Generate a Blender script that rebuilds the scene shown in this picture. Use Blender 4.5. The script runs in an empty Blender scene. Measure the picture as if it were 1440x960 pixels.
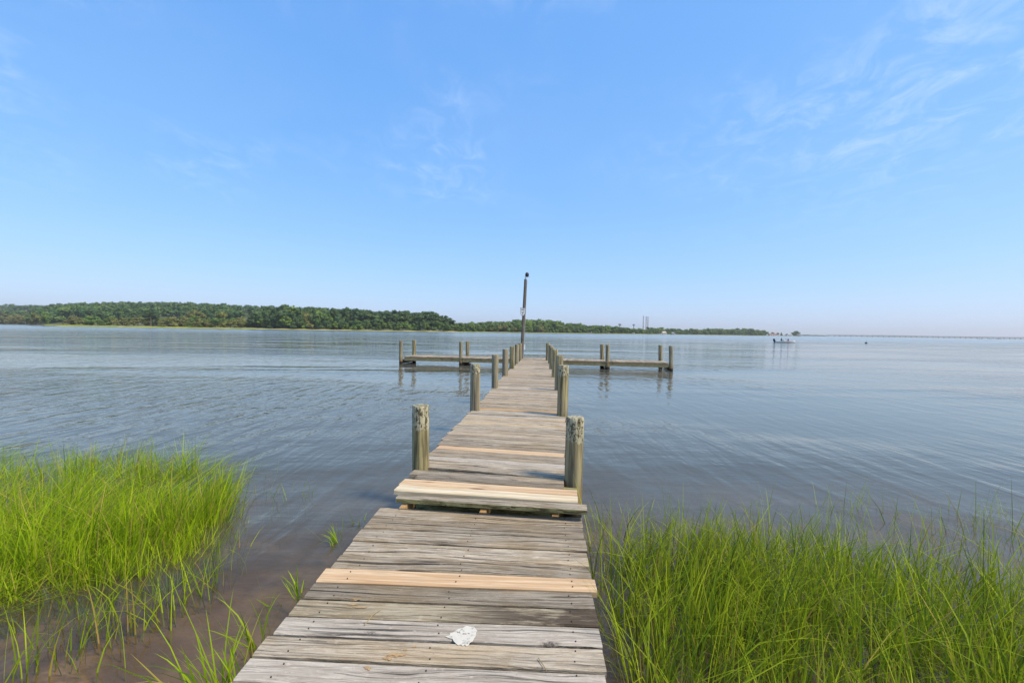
import bpy, math, random
import numpy as np
from mathutils import Vector, Matrix

random.seed(7)
rng = np.random.default_rng(7)
scene = bpy.context.scene
COL = scene.collection
R = math.radians

# ------------------------------------------------------------------ camera
CAM_Z = 1.72
PITCH = math.atan(14.5 / 640.0)
ROLL = math.atan(0.0155)
FWD = Vector((0, math.cos(PITCH), -math.sin(PITCH)))
_r0 = Vector((1, 0, 0)); _u0 = _r0.cross(FWD)
RIGHT = _r0 * math.cos(ROLL) + _u0 * math.sin(ROLL)
UP = -_r0 * math.sin(ROLL) + _u0 * math.cos(ROLL)
cam_data = bpy.data.cameras.new('camera')
cam = bpy.data.objects.new('camera', cam_data)
COL.objects.link(cam)
m = Matrix((RIGHT, UP, -FWD)).transposed().to_4x4()
m.translation = (0, 0, CAM_Z)
cam.matrix_world = m
cam_data.sensor_width = 36.0
cam_data.lens = 16.0
cam_data.clip_start = 0.05
cam_data.clip_end = 60000
scene.camera = cam

# ------------------------------------------------------------------ world sky
SKY_G, SKY_K = (0.80, 0.52, 0.26), (1.10, 2.14, 4.6)
SUN_EL, SUN_AZ = 52.0, 112.0          # azimuth clockwise from the view direction (+Y)
world = bpy.data.worlds.new('World'); scene.world = world
world.use_nodes = True
wn, wl = world.node_tree.nodes, world.node_tree.links
wn.clear()
w_out = wn.new('ShaderNodeOutputWorld')
w_bg = wn.new('ShaderNodeBackground'); w_bg.inputs['Strength'].default_value = 0.13
sky = wn.new('ShaderNodeTexSky'); sky.sky_type = 'NISHITA'; sky.sun_disc = False
sky.sun_elevation = R(SUN_EL); sky.sun_rotation = R(SUN_AZ)
sky.air_density = 1.0; sky.dust_density = 0.6; sky.ozone_density = 3.0; sky.altitude = 0
# hazy summer air: the sky's range from zenith to horizon is compressed, the same in every direction
sepc = wn.new('ShaderNodeSeparateColor'); wl.new(sky.outputs[0], sepc.inputs[0])
hsv = wn.new('ShaderNodeCombineColor')
def wpow(i, g, k):
    p = wn.new('ShaderNodeMath'); p.operation = 'POWER'; wl.new(sepc.outputs[i], p.inputs[0]); p.inputs[1].default_value = g
    q = wn.new('ShaderNodeMath'); q.operation = 'MULTIPLY'; wl.new(p.outputs[0], q.inputs[0]); q.inputs[1].default_value = k
    wl.new(q.outputs[0], hsv.inputs[i])
wpow(0, SKY_G[0], SKY_K[0]); wpow(1, SKY_G[1], SKY_K[1]); wpow(2, SKY_G[2], SKY_K[2])
# thin cirrus, laid on a flat layer overhead (direction / height)
tc = wn.new('ShaderNodeTexCoord')
sep = wn.new('ShaderNodeSeparateXYZ'); wl.new(tc.outputs['Generated'], sep.inputs[0])
def wmath(op, a, b=None):
    n = wn.new('ShaderNodeMath'); n.operation = op
    for i, v in enumerate((a, b)):
        if v is None: continue
        if isinstance(v, (int, float)): n.inputs[i].default_value = v
        else: wl.new(v, n.inputs[i])
    return n.outputs[0]
zz = wmath('ADD', wmath('MAXIMUM', sep.outputs[2], 0.0), 0.12)
cx_, cy_ = wmath('DIVIDE', sep.outputs[0], zz), wmath('DIVIDE', sep.outputs[1], zz)
cmb = wn.new('ShaderNodeCombineXYZ'); wl.new(cx_, cmb.inputs[0]); wl.new(cy_, cmb.inputs[1])
def wnoise(scale, loc, detail, rough, dist, stretch=(1, 1, 1), rot=0):
    mp = wn.new('ShaderNodeMapping'); mp.inputs['Location'].default_value = loc
    mp.inputs['Scale'].default_value = stretch; mp.inputs['Rotation'].default_value = (0, 0, R(rot))
    wl.new(cmb.outputs[0], mp.inputs['Vector'])
    n = wn.new('ShaderNodeTexNoise'); n.inputs['Scale'].default_value = scale
    n.inputs['Detail'].default_value = detail; n.inputs['Roughness'].default_value = rough
    n.inputs['Distortion'].default_value = dist
    wl.new(mp.outputs[0], n.inputs['Vector'])
    return n.outputs['Fac']
def wramp(v, a, b):
    n = wn.new('ShaderNodeMapRange'); n.inputs['From Min'].default_value = a; n.inputs['From Max'].default_value = b
    n.interpolation_type = 'SMOOTHSTEP'
    wl.new(v, n.inputs['Value']); return n.outputs[0]
big = wramp(wnoise(0.9, (6.70, 16.66, 0), 3, 0.5, 0.3), 0.40, 0.64)
fine = wramp(wnoise(8.0, (0.4, 2.2, 0), 10, 0.66, 0.8, (1, 0.7, 1), 30), 0.40, 0.78)
veil = wramp(wnoise(1.6, (5.4, 0.2, 0), 5, 0.55, 0.5), 0.35, 0.75)
cl = wmath('ADD', wmath('MULTIPLY', wmath('MULTIPLY', big, fine), 0.36), wmath('MULTIPLY', veil, 0.03))
cl = wmath('MULTIPLY', cl, wramp(sep.outputs[2], 0.10, 0.42))   # cirrus dissolves in the haze lower down
mixc = wn.new('ShaderNodeMixRGB'); mixc.inputs['Color2'].default_value = (6.2, 6.9, 7.9, 1)
wl.new(cl, mixc.inputs['Fac']); wl.new(hsv.outputs[0], mixc.inputs['Color1'])
wl.new(mixc.outputs[0], w_bg.inputs['Color']); wl.new(w_bg.outputs[0], w_out.inputs['Surface'])

# ------------------------------------------------------------------ sun (hazy: soft edged shadows)
sun_d = bpy.data.lights.new('sun', 'SUN'); sun_d.energy = 4.4; sun_d.angle = R(13); sun_d.color = (1, 0.88, 0.70)
sun = bpy.data.objects.new('sun', sun_d); COL.objects.link(sun)
sv = Vector((math.sin(R(SUN_AZ)) * math.cos(R(SUN_EL)), math.cos(R(SUN_AZ)) * math.cos(R(SUN_EL)), math.sin(R(SUN_EL))))
sun.rotation_euler = sv.to_track_quat('Z', 'Y').to_euler()

scene.view_settings.view_transform = 'Standard'
scene.view_settings.look = 'None'
scene.view_settings.gamma = 1.0
scene.view_settings.use_curve_mapping = False
scene.view_settings.exposure = 0.24

# ------------------------------------------------------------------ helpers
def ray(px, py):
    return FWD + RIGHT * ((px - 720) / 640.0) + UP * ((480 - py) / 640.0)
def ground(px, py, z=0.0, slope=0.0):
    """point of the real plane z + slope*y that the photograph shows at px, py"""
    d = ray(px, py); t = (z - CAM_Z) / (d.z - slope * d.y)
    p = d * t; return Vector((p.x, p.y, p.z + CAM_Z))
def at_depth(px, py, y):
    d = ray(px, py); p = d * (y / d.y); return Vector((p.x, y, p.z + CAM_Z))

def tag(o, label=None, cat=None, group=None, kind=None):
    if label: o['label'] = label
    if cat: o['category'] = cat
    if group: o['group'] = group
    if kind: o['kind'] = kind
    return o
def mesh_np(name, verts, faces, smooth=False, attrs=None):
    """faces: list of (k, array[n,k])"""
    me = bpy.data.meshes.new(name)
    verts = np.asarray(verts, dtype=np.float32)
    me.vertices.add(len(verts)); me.vertices.foreach_set('co', verts.ravel())
    idx = np.concatenate([np.asarray(f).ravel() for f in faces]).astype(np.int32)
    tot = np.concatenate([np.full(len(f), np.asarray(f).shape[1]) for f in faces]).astype(np.int32)
    st = np.concatenate([[0], np.cumsum(tot)[:-1]]).astype(np.int32)
    me.loops.add(len(idx)); me.loops.foreach_set('vertex_index', idx)
    me.polygons.add(len(tot)); me.polygons.foreach_set('loop_start', st); me.polygons.foreach_set('loop_total', tot)
    if smooth: me.polygons.foreach_set('use_smooth', np.ones(len(tot), dtype=bool))
    me.update(calc_edges=True); me.validate()
    for an, av in (attrs or {}).items():
        a = me.attributes.new(an, 'FLOAT', 'POINT'); a.data.foreach_set('value', np.asarray(av, dtype=np.float32))
    return me
def link(name, me, mat=None, parent=None, loc=None):
    o = bpy.data.objects.new(name, me); COL.objects.link(o)
    if mat is not None and me is not None and len(me.materials) == 0: me.materials.append(mat)
    if parent is not None: o.parent = parent
    if loc is not None: o.location = loc
    return o
def empty(name, loc=(0, 0, 0)):
    o = bpy.data.objects.new(name, None); COL.objects.link(o); o.location = loc; o.empty_display_size = 0.2
    return o
class MB:
    def __init__(s): s.v = []; s.f = []; s.sm = []
    def add(s, vs, fs, smooth=False):
        b = len(s.v); s.v += [tuple(v) for v in vs]; s.f += [tuple(i + b for i in f) for f in fs]; s.sm += [smooth] * len(fs); return s
    def box(s, c, size, M=None):
        x, y, z = (d / 2 for d in size)
        vs = [Vector((sx * x, sy * y, sz * z)) for sz in (-1, 1) for sy in (-1, 1) for sx in (-1, 1)]
        vs = [(M @ v if M else v) + Vector(c) for v in vs]
        return s.add(vs, [(0, 2, 3, 1), (4, 5, 7, 6), (0, 1, 5, 4), (2, 6, 7, 3), (0, 4, 6, 2), (1, 3, 7, 5)])
    def bar(s, a, b, w, h):
        a, b = Vector(a), Vector(b); d = (b - a); L = d.length; d.normalize()
        side = d.cross(Vector((0, 0, 1)))
        side = side.normalized() if side.length > 1e-4 else Vector((1, 0, 0))
        up = side.cross(d)
        M = Matrix((d, side, up)).transposed()
        return s.box((a + b) / 2, (L, w, h), M)
    def tube(s, pts, radii, n=12, cap=True, smooth=True):
        rings = []
        for i, p in enumerate(pts):
            p = Vector(p); q0 = Vector(pts[max(0, i - 1)]); q1 = Vector(pts[min(len(pts) - 1, i + 1)])
            d = (q1 - q0).normalized(); a = d.orthogonal().normalized()
            a = Vector((1, 0, 0)) - d * d.x if abs(d.x) < 0.9 else Vector((0, 1, 0)) - d * d.y
            a.normalize(); b = d.cross(a)
            rings.append([p + (a * math.cos(2 * math.pi * k / n) + b * math.sin(2 * math.pi * k / n)) * radii[i] for k in range(n)])
        vs = [v for r in rings for v in r]; fs = []
        for i in range(len(pts) - 1):
            for k in range(n): fs.append((i * n + k, i * n + (k + 1) % n, (i + 1) * n + (k + 1) % n, (i + 1) * n + k))
        s.add(vs, fs, smooth)
        if cap:
            s.add(rings[0][::-1], [tuple(range(n))]); s.add(rings[-1], [tuple(range(n))])
        return s
    def build(s, name, mat, parent=None, loc=None):
        me = bpy.data.meshes.new(name); me.from_pydata([tuple(v) for v in s.v], [], s.f)
        me.polygons.foreach_set('use_smooth', s.sm); me.update()
        return link(name, me, mat, parent, loc)

# ------------------------------------------------------------------ materials
class NT:
    def __init__(s, name):
        s.m = bpy.data.materials.new(name); s.m.use_nodes = True
        s.t = s.m.node_tree; s.t.nodes.clear()
        s.out = s.n('ShaderNodeOutputMaterial')
    def n(s, t, **kw):
        x = s.t.nodes.new(t)
        for k, v in kw.items(): setattr(x, k, v)
        return x
    def set(s, sock, v):
        if v is None: return
        if isinstance(v, bpy.types.NodeSocket): s.t.links.new(v, sock)
        elif isinstance(v, tuple) and len(v) == 3 and sock.type == 'RGBA': sock.default_value = (*v, 1)
        else: sock.default_value = v
    def math(s, op, a, b=None, c=None):
        x = s.n('ShaderNodeMath', operation=op)
        for i, v in enumerate((a, b, c)): s.set(x.inputs[i], v)
        return x.outputs[0]
    def mapping(s, vec, scale=(1, 1, 1), loc=(0, 0, 0), rot=(0, 0, 0)):
        x = s.n('ShaderNodeMapping'); s.set(x.inputs['Vector'], vec); s.set(x.inputs['Scale'], scale)
        s.set(x.inputs['Location'], loc); s.set(x.inputs['Rotation'], rot); return x.outputs[0]
    def noise(s, vec, scale, detail=4, rough=0.5, dist=0.0, out='Fac'):
        x = s.n('ShaderNodeTexNoise'); s.set(x.inputs['Vector'], vec); s.set(x.inputs['Scale'], scale)
        s.set(x.inputs['Detail'], detail); s.set(x.inputs['Roughness'], rough); s.set(x.inputs['Distortion'], dist)
        return x.outputs[out]
    def range(s, v, a, b, lo=0.0, hi=1.0, smooth=True):
        x = s.n('ShaderNodeMapRange'); s.set(x.inputs['Value'], v)
        if smooth: x.interpolation_type = 'SMOOTHSTEP'
        for k, q in (('From Min', a), ('From Max', b), ('To Min', lo), ('To Max', hi)): s.set(x.inputs[k], q)
        return x.outputs[0]
    def mix(s, f, a, b, mode='MIX'):
        x = s.n('ShaderNodeMixRGB', blend_type=mode); s.set(x.inputs[0], f); s.set(x.inputs[1], a); s.set(x.inputs[2], b)
        return x.outputs[0]
    def mixs(s, f, a, b):
        x = s.n('ShaderNodeMixShader'); s.set(x.inputs[0], f); s.set(x.inputs[1], a); s.set(x.inputs[2], b); return x.outputs[0]
    def bump(s, h, strength=1.0, dist=1.0):
        x = s.n('ShaderNodeBump'); s.set(x.inputs['Height'], h); s.set(x.inputs['Strength'], strength); s.set(x.inputs['Distance'], dist)
        return x.outputs[0]
    def objvec(s, spread=37.0):
        """object coordinates shifted by a random amount for each object"""
        tc = s.n('ShaderNodeTexCoord'); oi = s.n('ShaderNodeObjectInfo')
        c = s.n('ShaderNodeCombineXYZ'); r = oi.outputs['Random']
        s.set(c.inputs[0], s.math('MULTIPLY', r, spread)); s.set(c.inputs[1], s.math('MULTIPLY', r, spread * 2.3)); s.set(c.inputs[2], s.math('MULTIPLY', r, spread * 1.7))
        v = s.n('ShaderNodeVectorMath', operation='ADD'); s.set(v.inputs[0], tc.outputs['Object']); s.set(v.inputs[1], c.outputs[0])
        return v.outputs[0], r, tc.outputs['Object']
    def principled(s, color, rough=0.8, normal=None, spec=0.3, **kw):
        b = s.n('ShaderNodeBsdfPrincipled'); s.set(b.inputs['Base Color'], color); s.set(b.inputs['Roughness'], rough)
        s.set(b.inputs['Specular IOR Level'], spec)
        if normal is not None: s.set(b.inputs['Normal'], normal)
        for k, v in kw.items(): s.set(b.inputs[k], v)
        return b.outputs[0]
    def done(s, shader): s.t.links.new(shader, s.out.inputs['Surface']); return s.m

def weathered(name, light, dark, tan, tanmix=0.35, stain=None, bright=(0.66, 1.22)):
    t = NT(name); v, rnd, ob = t.objvec()
    warp = t.noise(t.mapping(v, (0.9, 4, 4)), 1.5, 3, 0.5, 0)
    wv = t.n('ShaderNodeCombineXYZ'); t.set(wv.inputs[1], t.math('MULTIPLY', warp, 0.10))
    va = t.n('ShaderNodeVectorMath', operation='ADD'); t.set(va.inputs[0], v); t.set(va.inputs[1], wv.outputs[0])
    v2 = va.outputs[0]
    g1 = t.noise(t.mapping(v2, (2.2, 62, 20)), 1.0, 8, 0.66)
    g2 = t.noise(t.mapping(v2, (4.5, 190, 60)), 1.0, 4, 0.65)
    gr = t.math('ADD', t.math('MULTIPLY', g1, 0.55), t.math('MULTIPLY', g2, 0.45))
    c = t.mix(t.range(gr, 0.37, 0.58), dark, light)
    big = t.noise(t.mapping(v, (1.3, 5, 5)), 1.0, 3, 0.55)
    c = t.mix(t.math('MULTIPLY', t.range(big, 0.42, 0.68), tanmix), c, t.mix(t.range(gr, 0.3, 0.62), tuple(x * 0.45 for x in tan), tan))
    blot = t.range(t.noise(t.mapping(v, (5, 9, 5), (1, 8, 3)), 1.0, 7, 0.72), 0.46, 0.66)
    c = t.mix(t.math('MULTIPLY', blot, 0.55), c, tuple(0.5 * x + 0.5 * y for x, y in zip(dark, tan)))
    # drying cracks along the grain
    cr = t.noise(t.mapping(v2, (0.8, 60, 20), (3, 1, 7)), 1.0, 5, 0.55)
    crack = t.math('MULTIPLY', t.range(cr, 0.57, 0.64), t.range(t.noise(t.mapping(v, (1.1, 9, 9)), 1.0, 2), 0.42, 0.62))
    c = t.mix(t.math('MULTIPLY', crack, 0.85), c, (0.035, 0.030, 0.026))
    # knots
    vo = t.n('ShaderNodeTexVoronoi'); t.set(vo.inputs['Vector'], t.mapping(v, (2.2, 7.5, 4))); t.set(vo.inputs['Scale'], 1.0)
    kd = vo.outputs['Distance']
    ks = t.n('ShaderNodeSeparateColor'); t.set(ks.inputs[0], vo.outputs['Color'])
    pick = t.math('LESS_THAN', ks.outputs[0], 0.42)
    kn = t.math('MULTIPLY', t.range(kd, 0.16, 0.05), pick)
    kn = t.math('MULTIPLY', kn, t.range(t.noise(v, 60, 3, 0.6), 0.35, 0.6, 0.25, 1.0))
    c = t.mix(t.math('MULTIPLY', kn, 0.8), c, (0.045, 0.035, 0.028))
    # specks, dirt
    sp = t.range(t.noise(t.mapping(v, (1, 1.6, 1)), 85, 3, 0.6), 0.66, 0.73)
    c = t.mix(t.math('MULTIPLY', sp, 0.6), c, (0.05, 0.042, 0.035))
    pale = t.range(t.noise(t.mapping(v, (14, 60, 20)), 1.0, 6, 0.7), 0.56, 0.68)
    c = t.mix(t.math('MULTIPLY', pale, 0.45), c, tuple(min(0.75, x * 1.35) for x in light))
    if stain:
        sx = t.range(t.noise(t.mapping(ob, (2.2, 8, 3), (stain[1], 3, 0)), 1.0, 6, 0.7), 0.33, 0.50)
        sepo = t.n('ShaderNodeSeparateXYZ'); t.set(sepo.inputs[0], ob)
        sx = t.math('MULTIPLY', sx, t.range(sepo.outputs[0], stain[2], stain[3]))
        c = t.mix(t.math('MULTIPLY', sx, 0.85), c, stain[0])
    br = t.range(t.math('FRACT', t.math('MULTIPLY', rnd, 7.31)), 0, 1, bright[0], bright[1], False)
    bc = t.n('ShaderNodeVectorMath', operation='SCALE'); t.set(bc.inputs[0], c); t.set(bc.inputs['Scale'], br)
    h = t.math('SUBTRACT', gr, t.math('ADD', t.math('MULTIPLY', crack, 0.8), t.math('MULTIPLY', kn, 0.3)))
    return t.done(t.principled(bc.outputs[0], 0.85, t.bump(h, 1.0, 0.010), 0.25))

M = {}
M['old'] = weathered('weathered_grey_wood', (0.45, 0.38, 0.285), (0.085, 0.066, 0.045), (0.42, 0.30, 0.16), 0.5)
M['far'] = weathered('weathered_tan_wood', (0.46, 0.375, 0.27), (0.13, 0.10, 0.07), (0.44, 0.32, 0.19), 0.4, None, (0.74, 1.20))
M['silver'] = weathered('silver_grey_wood', (0.49, 0.43, 0.35), (0.21, 0.175, 0.135), (0.42, 0.35, 0.26), 0.2, None, (0.98, 1.05))
M['stained'] = weathered('dark_stained_wood', (0.38, 0.32, 0.22), (0.11, 0.085, 0.055), (0.42, 0.31, 0.16), 0.45, ((0.045, 0.028, 0.018), 1.3, -0.05, 0.45), (0.95, 1.05))
M['mossy'] = weathered('greenish_edge_wood', (0.33, 0.31, 0.15), (0.10, 0.09, 0.035), (0.34, 0.30, 0.12), 0.5)
M['tan'] = weathered('young_tan_wood', (0.50, 0.39, 0.25), (0.22, 0.16, 0.095), (0.52, 0.38, 0.21), 0.6, None, (0.95, 1.1))
M['beam'] = weathered('yellowed_beam_wood', (0.44, 0.36, 0.19), (0.16, 0.12, 0.055), (0.42, 0.30, 0.12), 0.5)
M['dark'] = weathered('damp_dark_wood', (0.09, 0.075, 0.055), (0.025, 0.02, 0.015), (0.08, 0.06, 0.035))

def newwood(name, base, ring):
    t = NT(name); v, rnd, ob = t.objvec()
    g = t.noise(t.mapping(v, (1.1, 34, 12)), 1.0, 6, 0.6, 0.5)
    c = t.mix(t.range(g, 0.40, 0.60), base, ring)
    f = t.noise(t.mapping(v, (5, 160, 80)), 1.0, 3)
    c = t.mix(t.range(f, 0.48, 0.68, 0, 0.45), c, tuple(x * 0.55 for x in ring))
    vo = t.n('ShaderNodeTexVoronoi'); t.set(vo.inputs['Vector'], t.mapping(v, (1.9, 6.5, 4))); t.set(vo.inputs['Scale'], 1.0)
    ks = t.n('ShaderNodeSeparateColor'); t.set(ks.inputs[0], vo.outputs['Color'])
    kn = t.math('MULTIPLY', t.range(vo.outputs['Distance'], 0.20, 0.06), t.math('LESS_THAN', ks.outputs[0], 0.55))
    c = t.mix(t.math('MULTIPLY', kn, 0.85), c, (0.20, 0.09, 0.04))
    d = t.range(t.noise(t.mapping(v, (3, 12, 4)), 1.5, 6, 0.7), 0.45, 0.70, 0, 0.6)
    c = t.mix(d, c, tuple(x * 0.72 for x in base))
    return t.done(t.principled(c, 0.7, t.bump(g, 0.4, 0.003), 0.3))
M['new_pink'] = newwood('fresh_pine_wood', (0.63, 0.455, 0.275), (0.48, 0.30, 0.155))
M['new_white'] = newwood('pale_fresh_pine_wood', (0.70, 0.61, 0.44), (0.56, 0.43, 0.26))
M['new_orange'] = newwood('orange_fresh_pine_wood', (0.50, 0.33, 0.16), (0.40, 0.24, 0.10))

def pilemat(name, pale):
    t = NT(name); v, rnd, ob = t.objvec()
    geo = t.n('ShaderNodeNewGeometry'); sp = t.n('ShaderNodeSeparateXYZ'); t.set(sp.inputs[0], geo.outputs['Position'])
    g = t.noise(t.mapping(v, (26, 26, 1.6)), 1.0, 7, 0.6)
    c = t.mix(t.range(g, 0.36, 0.62), (0.075, 0.062, 0.026), (0.36, 0.31, 0.145))
    big = t.noise(t.mapping(v, (9, 9, 1.2)), 1.0, 4, 0.6)
    c = t.mix(t.range(big, 0.48, 0.68, 0, 0.6), c, (0.29, 0.24, 0.17))
    tint = t.math('FRACT', t.math('MULTIPLY', rnd, 5.7))
    c = t.mix(t.math('MULTIPLY', tint, 0.75), c, t.mix(g, (0.10, 0.09, 0.06), (0.40, 0.34, 0.25)))
    if pale:
        so = t.n('ShaderNodeSeparateXYZ'); t.set(so.inputs[0], ob)
        edge = t.math('ADD', so.outputs[2], t.math('MULTIPLY', t.math('SUBTRACT', t.noise(t.mapping(v, (20, 20, 6)), 1.0, 4), 0.5), pale * 0.55))
        top = t.range(edge, -pale, -pale + 0.035)
        fl = t.range(t.math('ADD', t.math('MULTIPLY', t.noise(t.mapping(v, (48, 48, 26)), 1.0, 6, 0.7, 1.2), 0.75), t.math('MULTIPLY', g, 0.25)), 0.46, 0.53)
        pc = t.mix(fl, (0.065, 0.056, 0.030), (0.46, 0.42, 0.28))
        c = t.mix(t.math('MULTIPLY', top, 0.92), c, pc)
    cr = t.range(t.noise(t.mapping(v, (42, 42, 1.1), (5, 5, 2)), 1.0, 4, 0.5), 0.62, 0.70)
    c = t.mix(t.math('MULTIPLY', cr, 0.75), c, (0.03, 0.026, 0.016))
    rust = t.range(t.math('ADD', sp.outputs[2], t.math('MULTIPLY', g, 0.15)), 0.52, 0.28, 0, 0.55)
    c = t.mix(rust, c, (0.20, 0.115, 0.03))
    wet = t.range(t.math('ADD', sp.outputs[2], t.math('MULTIPLY', g, 0.12)), 0.24, 0.14)
    c = t.mix(wet, c, (0.018, 0.016, 0.012))
    return t.done(t.principled(c, 0.85, t.bump(g, 0.9, 0.012), 0.25))
M['pile'] = pilemat('treated_pile_wood', 0)
M['pile_pale'] = pilemat('pile_wood_with_pale_flaking_top', 0.24)
M['pile_pale2'] = pilemat('pile_wood_with_pale_top_band', 0.19)

def plain(name, color, rough=0.7, vary=0.25, scale=8, metal=0.0, spec=0.3):
    t = NT(name); v, rnd, ob = t.objvec()
    n = t.noise(v, scale, 5, 0.6)
    c = t.mix(t.range(n, 0.3, 0.7), tuple(x * (1 - vary) for x in color), tuple(min(0.95, x * (1 + vary * 0.6)) for x in color))
    return t.done(t.principled(c, rough, t.bump(n, 0.2, 0.01), spec, Metallic=metal))
M['white'] = plain('white_paint', (0.74, 0.74, 0.72), 0.5, 0.12)
M['black'] = plain('black_paint', (0.03, 0.03, 0.033), 0.5)
M['galv'] = plain('galvanised_metal', (0.45, 0.46, 0.47), 0.45, 0.2, 20, 0.6)
M['nail'] = plain('rusty_nail', (0.05, 0.03, 0.02), 0.7)
M['grey'] = plain('grey_gelcoat', (0.62, 0.64, 0.66), 0.35, 0.08, 2)
M['pole'] = weathered('grey_brown_pole_wood', (0.20, 0.17, 0.14), (0.06, 0.05, 0.042), (0.20, 0.15, 0.10))
M['skin'] = plain('skin', (0.45, 0.28, 0.2), 0.6, 0.05)
M['navy'] = plain('navy_cloth', (0.03, 0.04, 0.09), 0.9)
M['redcloth'] = plain('faded_red_cloth', (0.30, 0.07, 0.06), 0.9)
M['hazeblue'] = plain('concrete', (0.11, 0.12, 0.13), 0.9, 0.1, 0.1)
M['stack'] = plain('chimney_concrete', (0.27, 0.24, 0.235), 0.9, 0.15, 0.05)
M['roof_tan'] = plain('tan_shingles', (0.52, 0.44, 0.34), 0.9, 0.15, 1.0)
M['roof_red'] = plain('red_brown_roofing', (0.32, 0.14, 0.10), 0.9, 0.15, 1.0)
M['roof_grey'] = plain('grey_roofing', (0.30, 0.30, 0.31), 0.9, 0.15, 1.0)
M['siding'] = plain('pale_siding', (0.66, 0.62, 0.55), 0.8, 0.1, 1.0)
M['pane'] = plain('dark_window_glass', (0.03, 0.04, 0.05), 0.15, 0.1, 1.0, 0, 0.5)

def bottom_depth(x, y):
    """how far the muddy bottom lies below the water; negative is bank above it"""
    x = np.asarray(x, float); y = np.asarray(y, float)
    d = 0.12 + 0.045 * (y - 1.4) + 0.020 * np.clip(y - 4.0, 0, None) ** 2
    d = d + 0.030 * np.sin(x * 1.7 + y * 0.9) + 0.018 * np.sin(x * 3.9 - y * 2.3)
    d = d - 0.07 * np.exp(-((x + 1.9) / 1.0) ** 2 - ((y - 2.5) / 0.9) ** 2)
    d = np.where(y < -0.9, d - 0.28 * np.clip(-0.9 - y, 0, 6), np.clip(d, 0.03, 9))
    return np.clip(d, -1.4, 3.0)

# water: clear over the shallows, murky with depth, rippled
def watermat():
    t = NT('rippled_water')
    geo = t.n('ShaderNodeNewGeometry'); P = geo.outputs['Position']
    at = t.n('ShaderNodeAttribute'); at.attribute_name = 'depth'
    murk = t.math('SUBTRACT', 1.0, t.math('POWER', 2.718, t.math('MULTIPLY', at.outputs['Fac'], -3.4)))
    sepp = t.n('ShaderNodeSeparateXYZ'); t.set(sepp.inputs[0], P)
    wind = t.range(sepp.outputs[1], 14, 110, 1.0, 3.6)
    rip_amt = t.range(t.noise(t.mapping(P, (0.05, 0.13, 1), (4, 1, 0), (0, 0, R(12))), 1.0, 3, 0.5, 0.5), 0.36, 0.64, 0.22, 1.2)
    # long low crests running away from the shore, then finer wind ripples
    a = t.noise(t.mapping(P, (2.1, 0.42, 1), (0, 0, 0), (0, 0, R(26))), 1.0, 2, 0.45, 0.6)
    b = t.noise(t.mapping(P, (4.6, 1.25, 1), (9, 4, 0), (0, 0, R(40))), 1.0, 3, 0.5, 0.5)
    c = t.noise(t.mapping(P, (2.8, 9.0, 1), (2, 7, 0), (0, 0, R(-10))), 1.0, 3, 0.5, 0.3)
    d = t.noise(t.mapping(P, (0.35, 0.8, 1), (5, 5, 0), (0, 0, R(15))), 1.0, 3, 0.5, 0.3)
    h = t.math('ADD', t.math('MULTIPLY', a, 0.040), t.math('MULTIPLY', t.math('MULTIPLY', b, 0.024), t.range(sepp.outputs[1], 4, 14, 1.0, 1.5)))
    h = t.math('ADD', h, t.math('MULTIPLY', t.math('MULTIPLY', c, wind), 0.0065))
    h = t.math('ADD', h, t.math('MULTIPLY', d, 0.05))
    e = t.noise(t.mapping(P, (0.55, 0.10, 1), (3, 9, 0), (0, 0, R(4))), 1.0, 4, 0.6, 0.2)
    h = t.math('ADD', h, t.math('MULTIPLY', e, t.range(sepp.outputs[1], 25, 160, 0.0, 0.16)))
    h = t.math('MULTIPLY', h, rip_amt)
    nrm = t.bump(h, 1.0, 1.0)
    fr = t.n('ShaderNodeFresnel'); t.set(fr.inputs['IOR'], 1.333); t.set(fr.inputs['Normal'], nrm)
    tr = t.n('ShaderNodeBsdfTransparent'); t.set(tr.inputs['Color'], (0.80, 0.78, 0.70))
    df = t.n('ShaderNodeBsdfDiffuse'); t.set(df.inputs['Color'], t.mix(t.range(at.outputs['Fac'], 0.08, 0.34), (0.115, 0.086, 0.050), (0.108, 0.106, 0.086)))
    gl = t.n('ShaderNodeBsdfGlossy'); t.set(gl.inputs['Roughness'], t.range(sepp.outputs[1], 12, 220, 0.03, 0.15)); t.set(gl.inputs['Normal'], nrm)
    t.set(gl.inputs['Color'], (1.0, 0.94, 0.865))
    under = t.mixs(murk, tr.outputs[0], df.outputs[0])
    return t.done(t.mixs(fr.outputs[0], under, gl.outputs[0]))
M['water'] = watermat()

def mudmat():
    t = NT('sandy_mud'); geo = t.n('ShaderNodeNewGeometry'); P = geo.outputs['Position']
    n1 = t.noise(P, 1.3, 5, 0.6, 0.4); n2 = t.noise(t.mapping(P, (6, 14, 6), (0, 0, 0), (0, 0, R(40))), 1.0, 4, 0.6)
    c = t.mix(t.range(n1, 0.38, 0.64), (0.16, 0.10, 0.058), (0.42, 0.285, 0.175))
    c = t.mix(t.range(n2, 0.52, 0.68, 0, 0.55), c, (0.10, 0.07, 0.045))
    return t.done(t.principled(c, 0.9, t.bump(n2, 0.5, 0.03), 0.2))
M['mud'] = mudmat()

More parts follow.
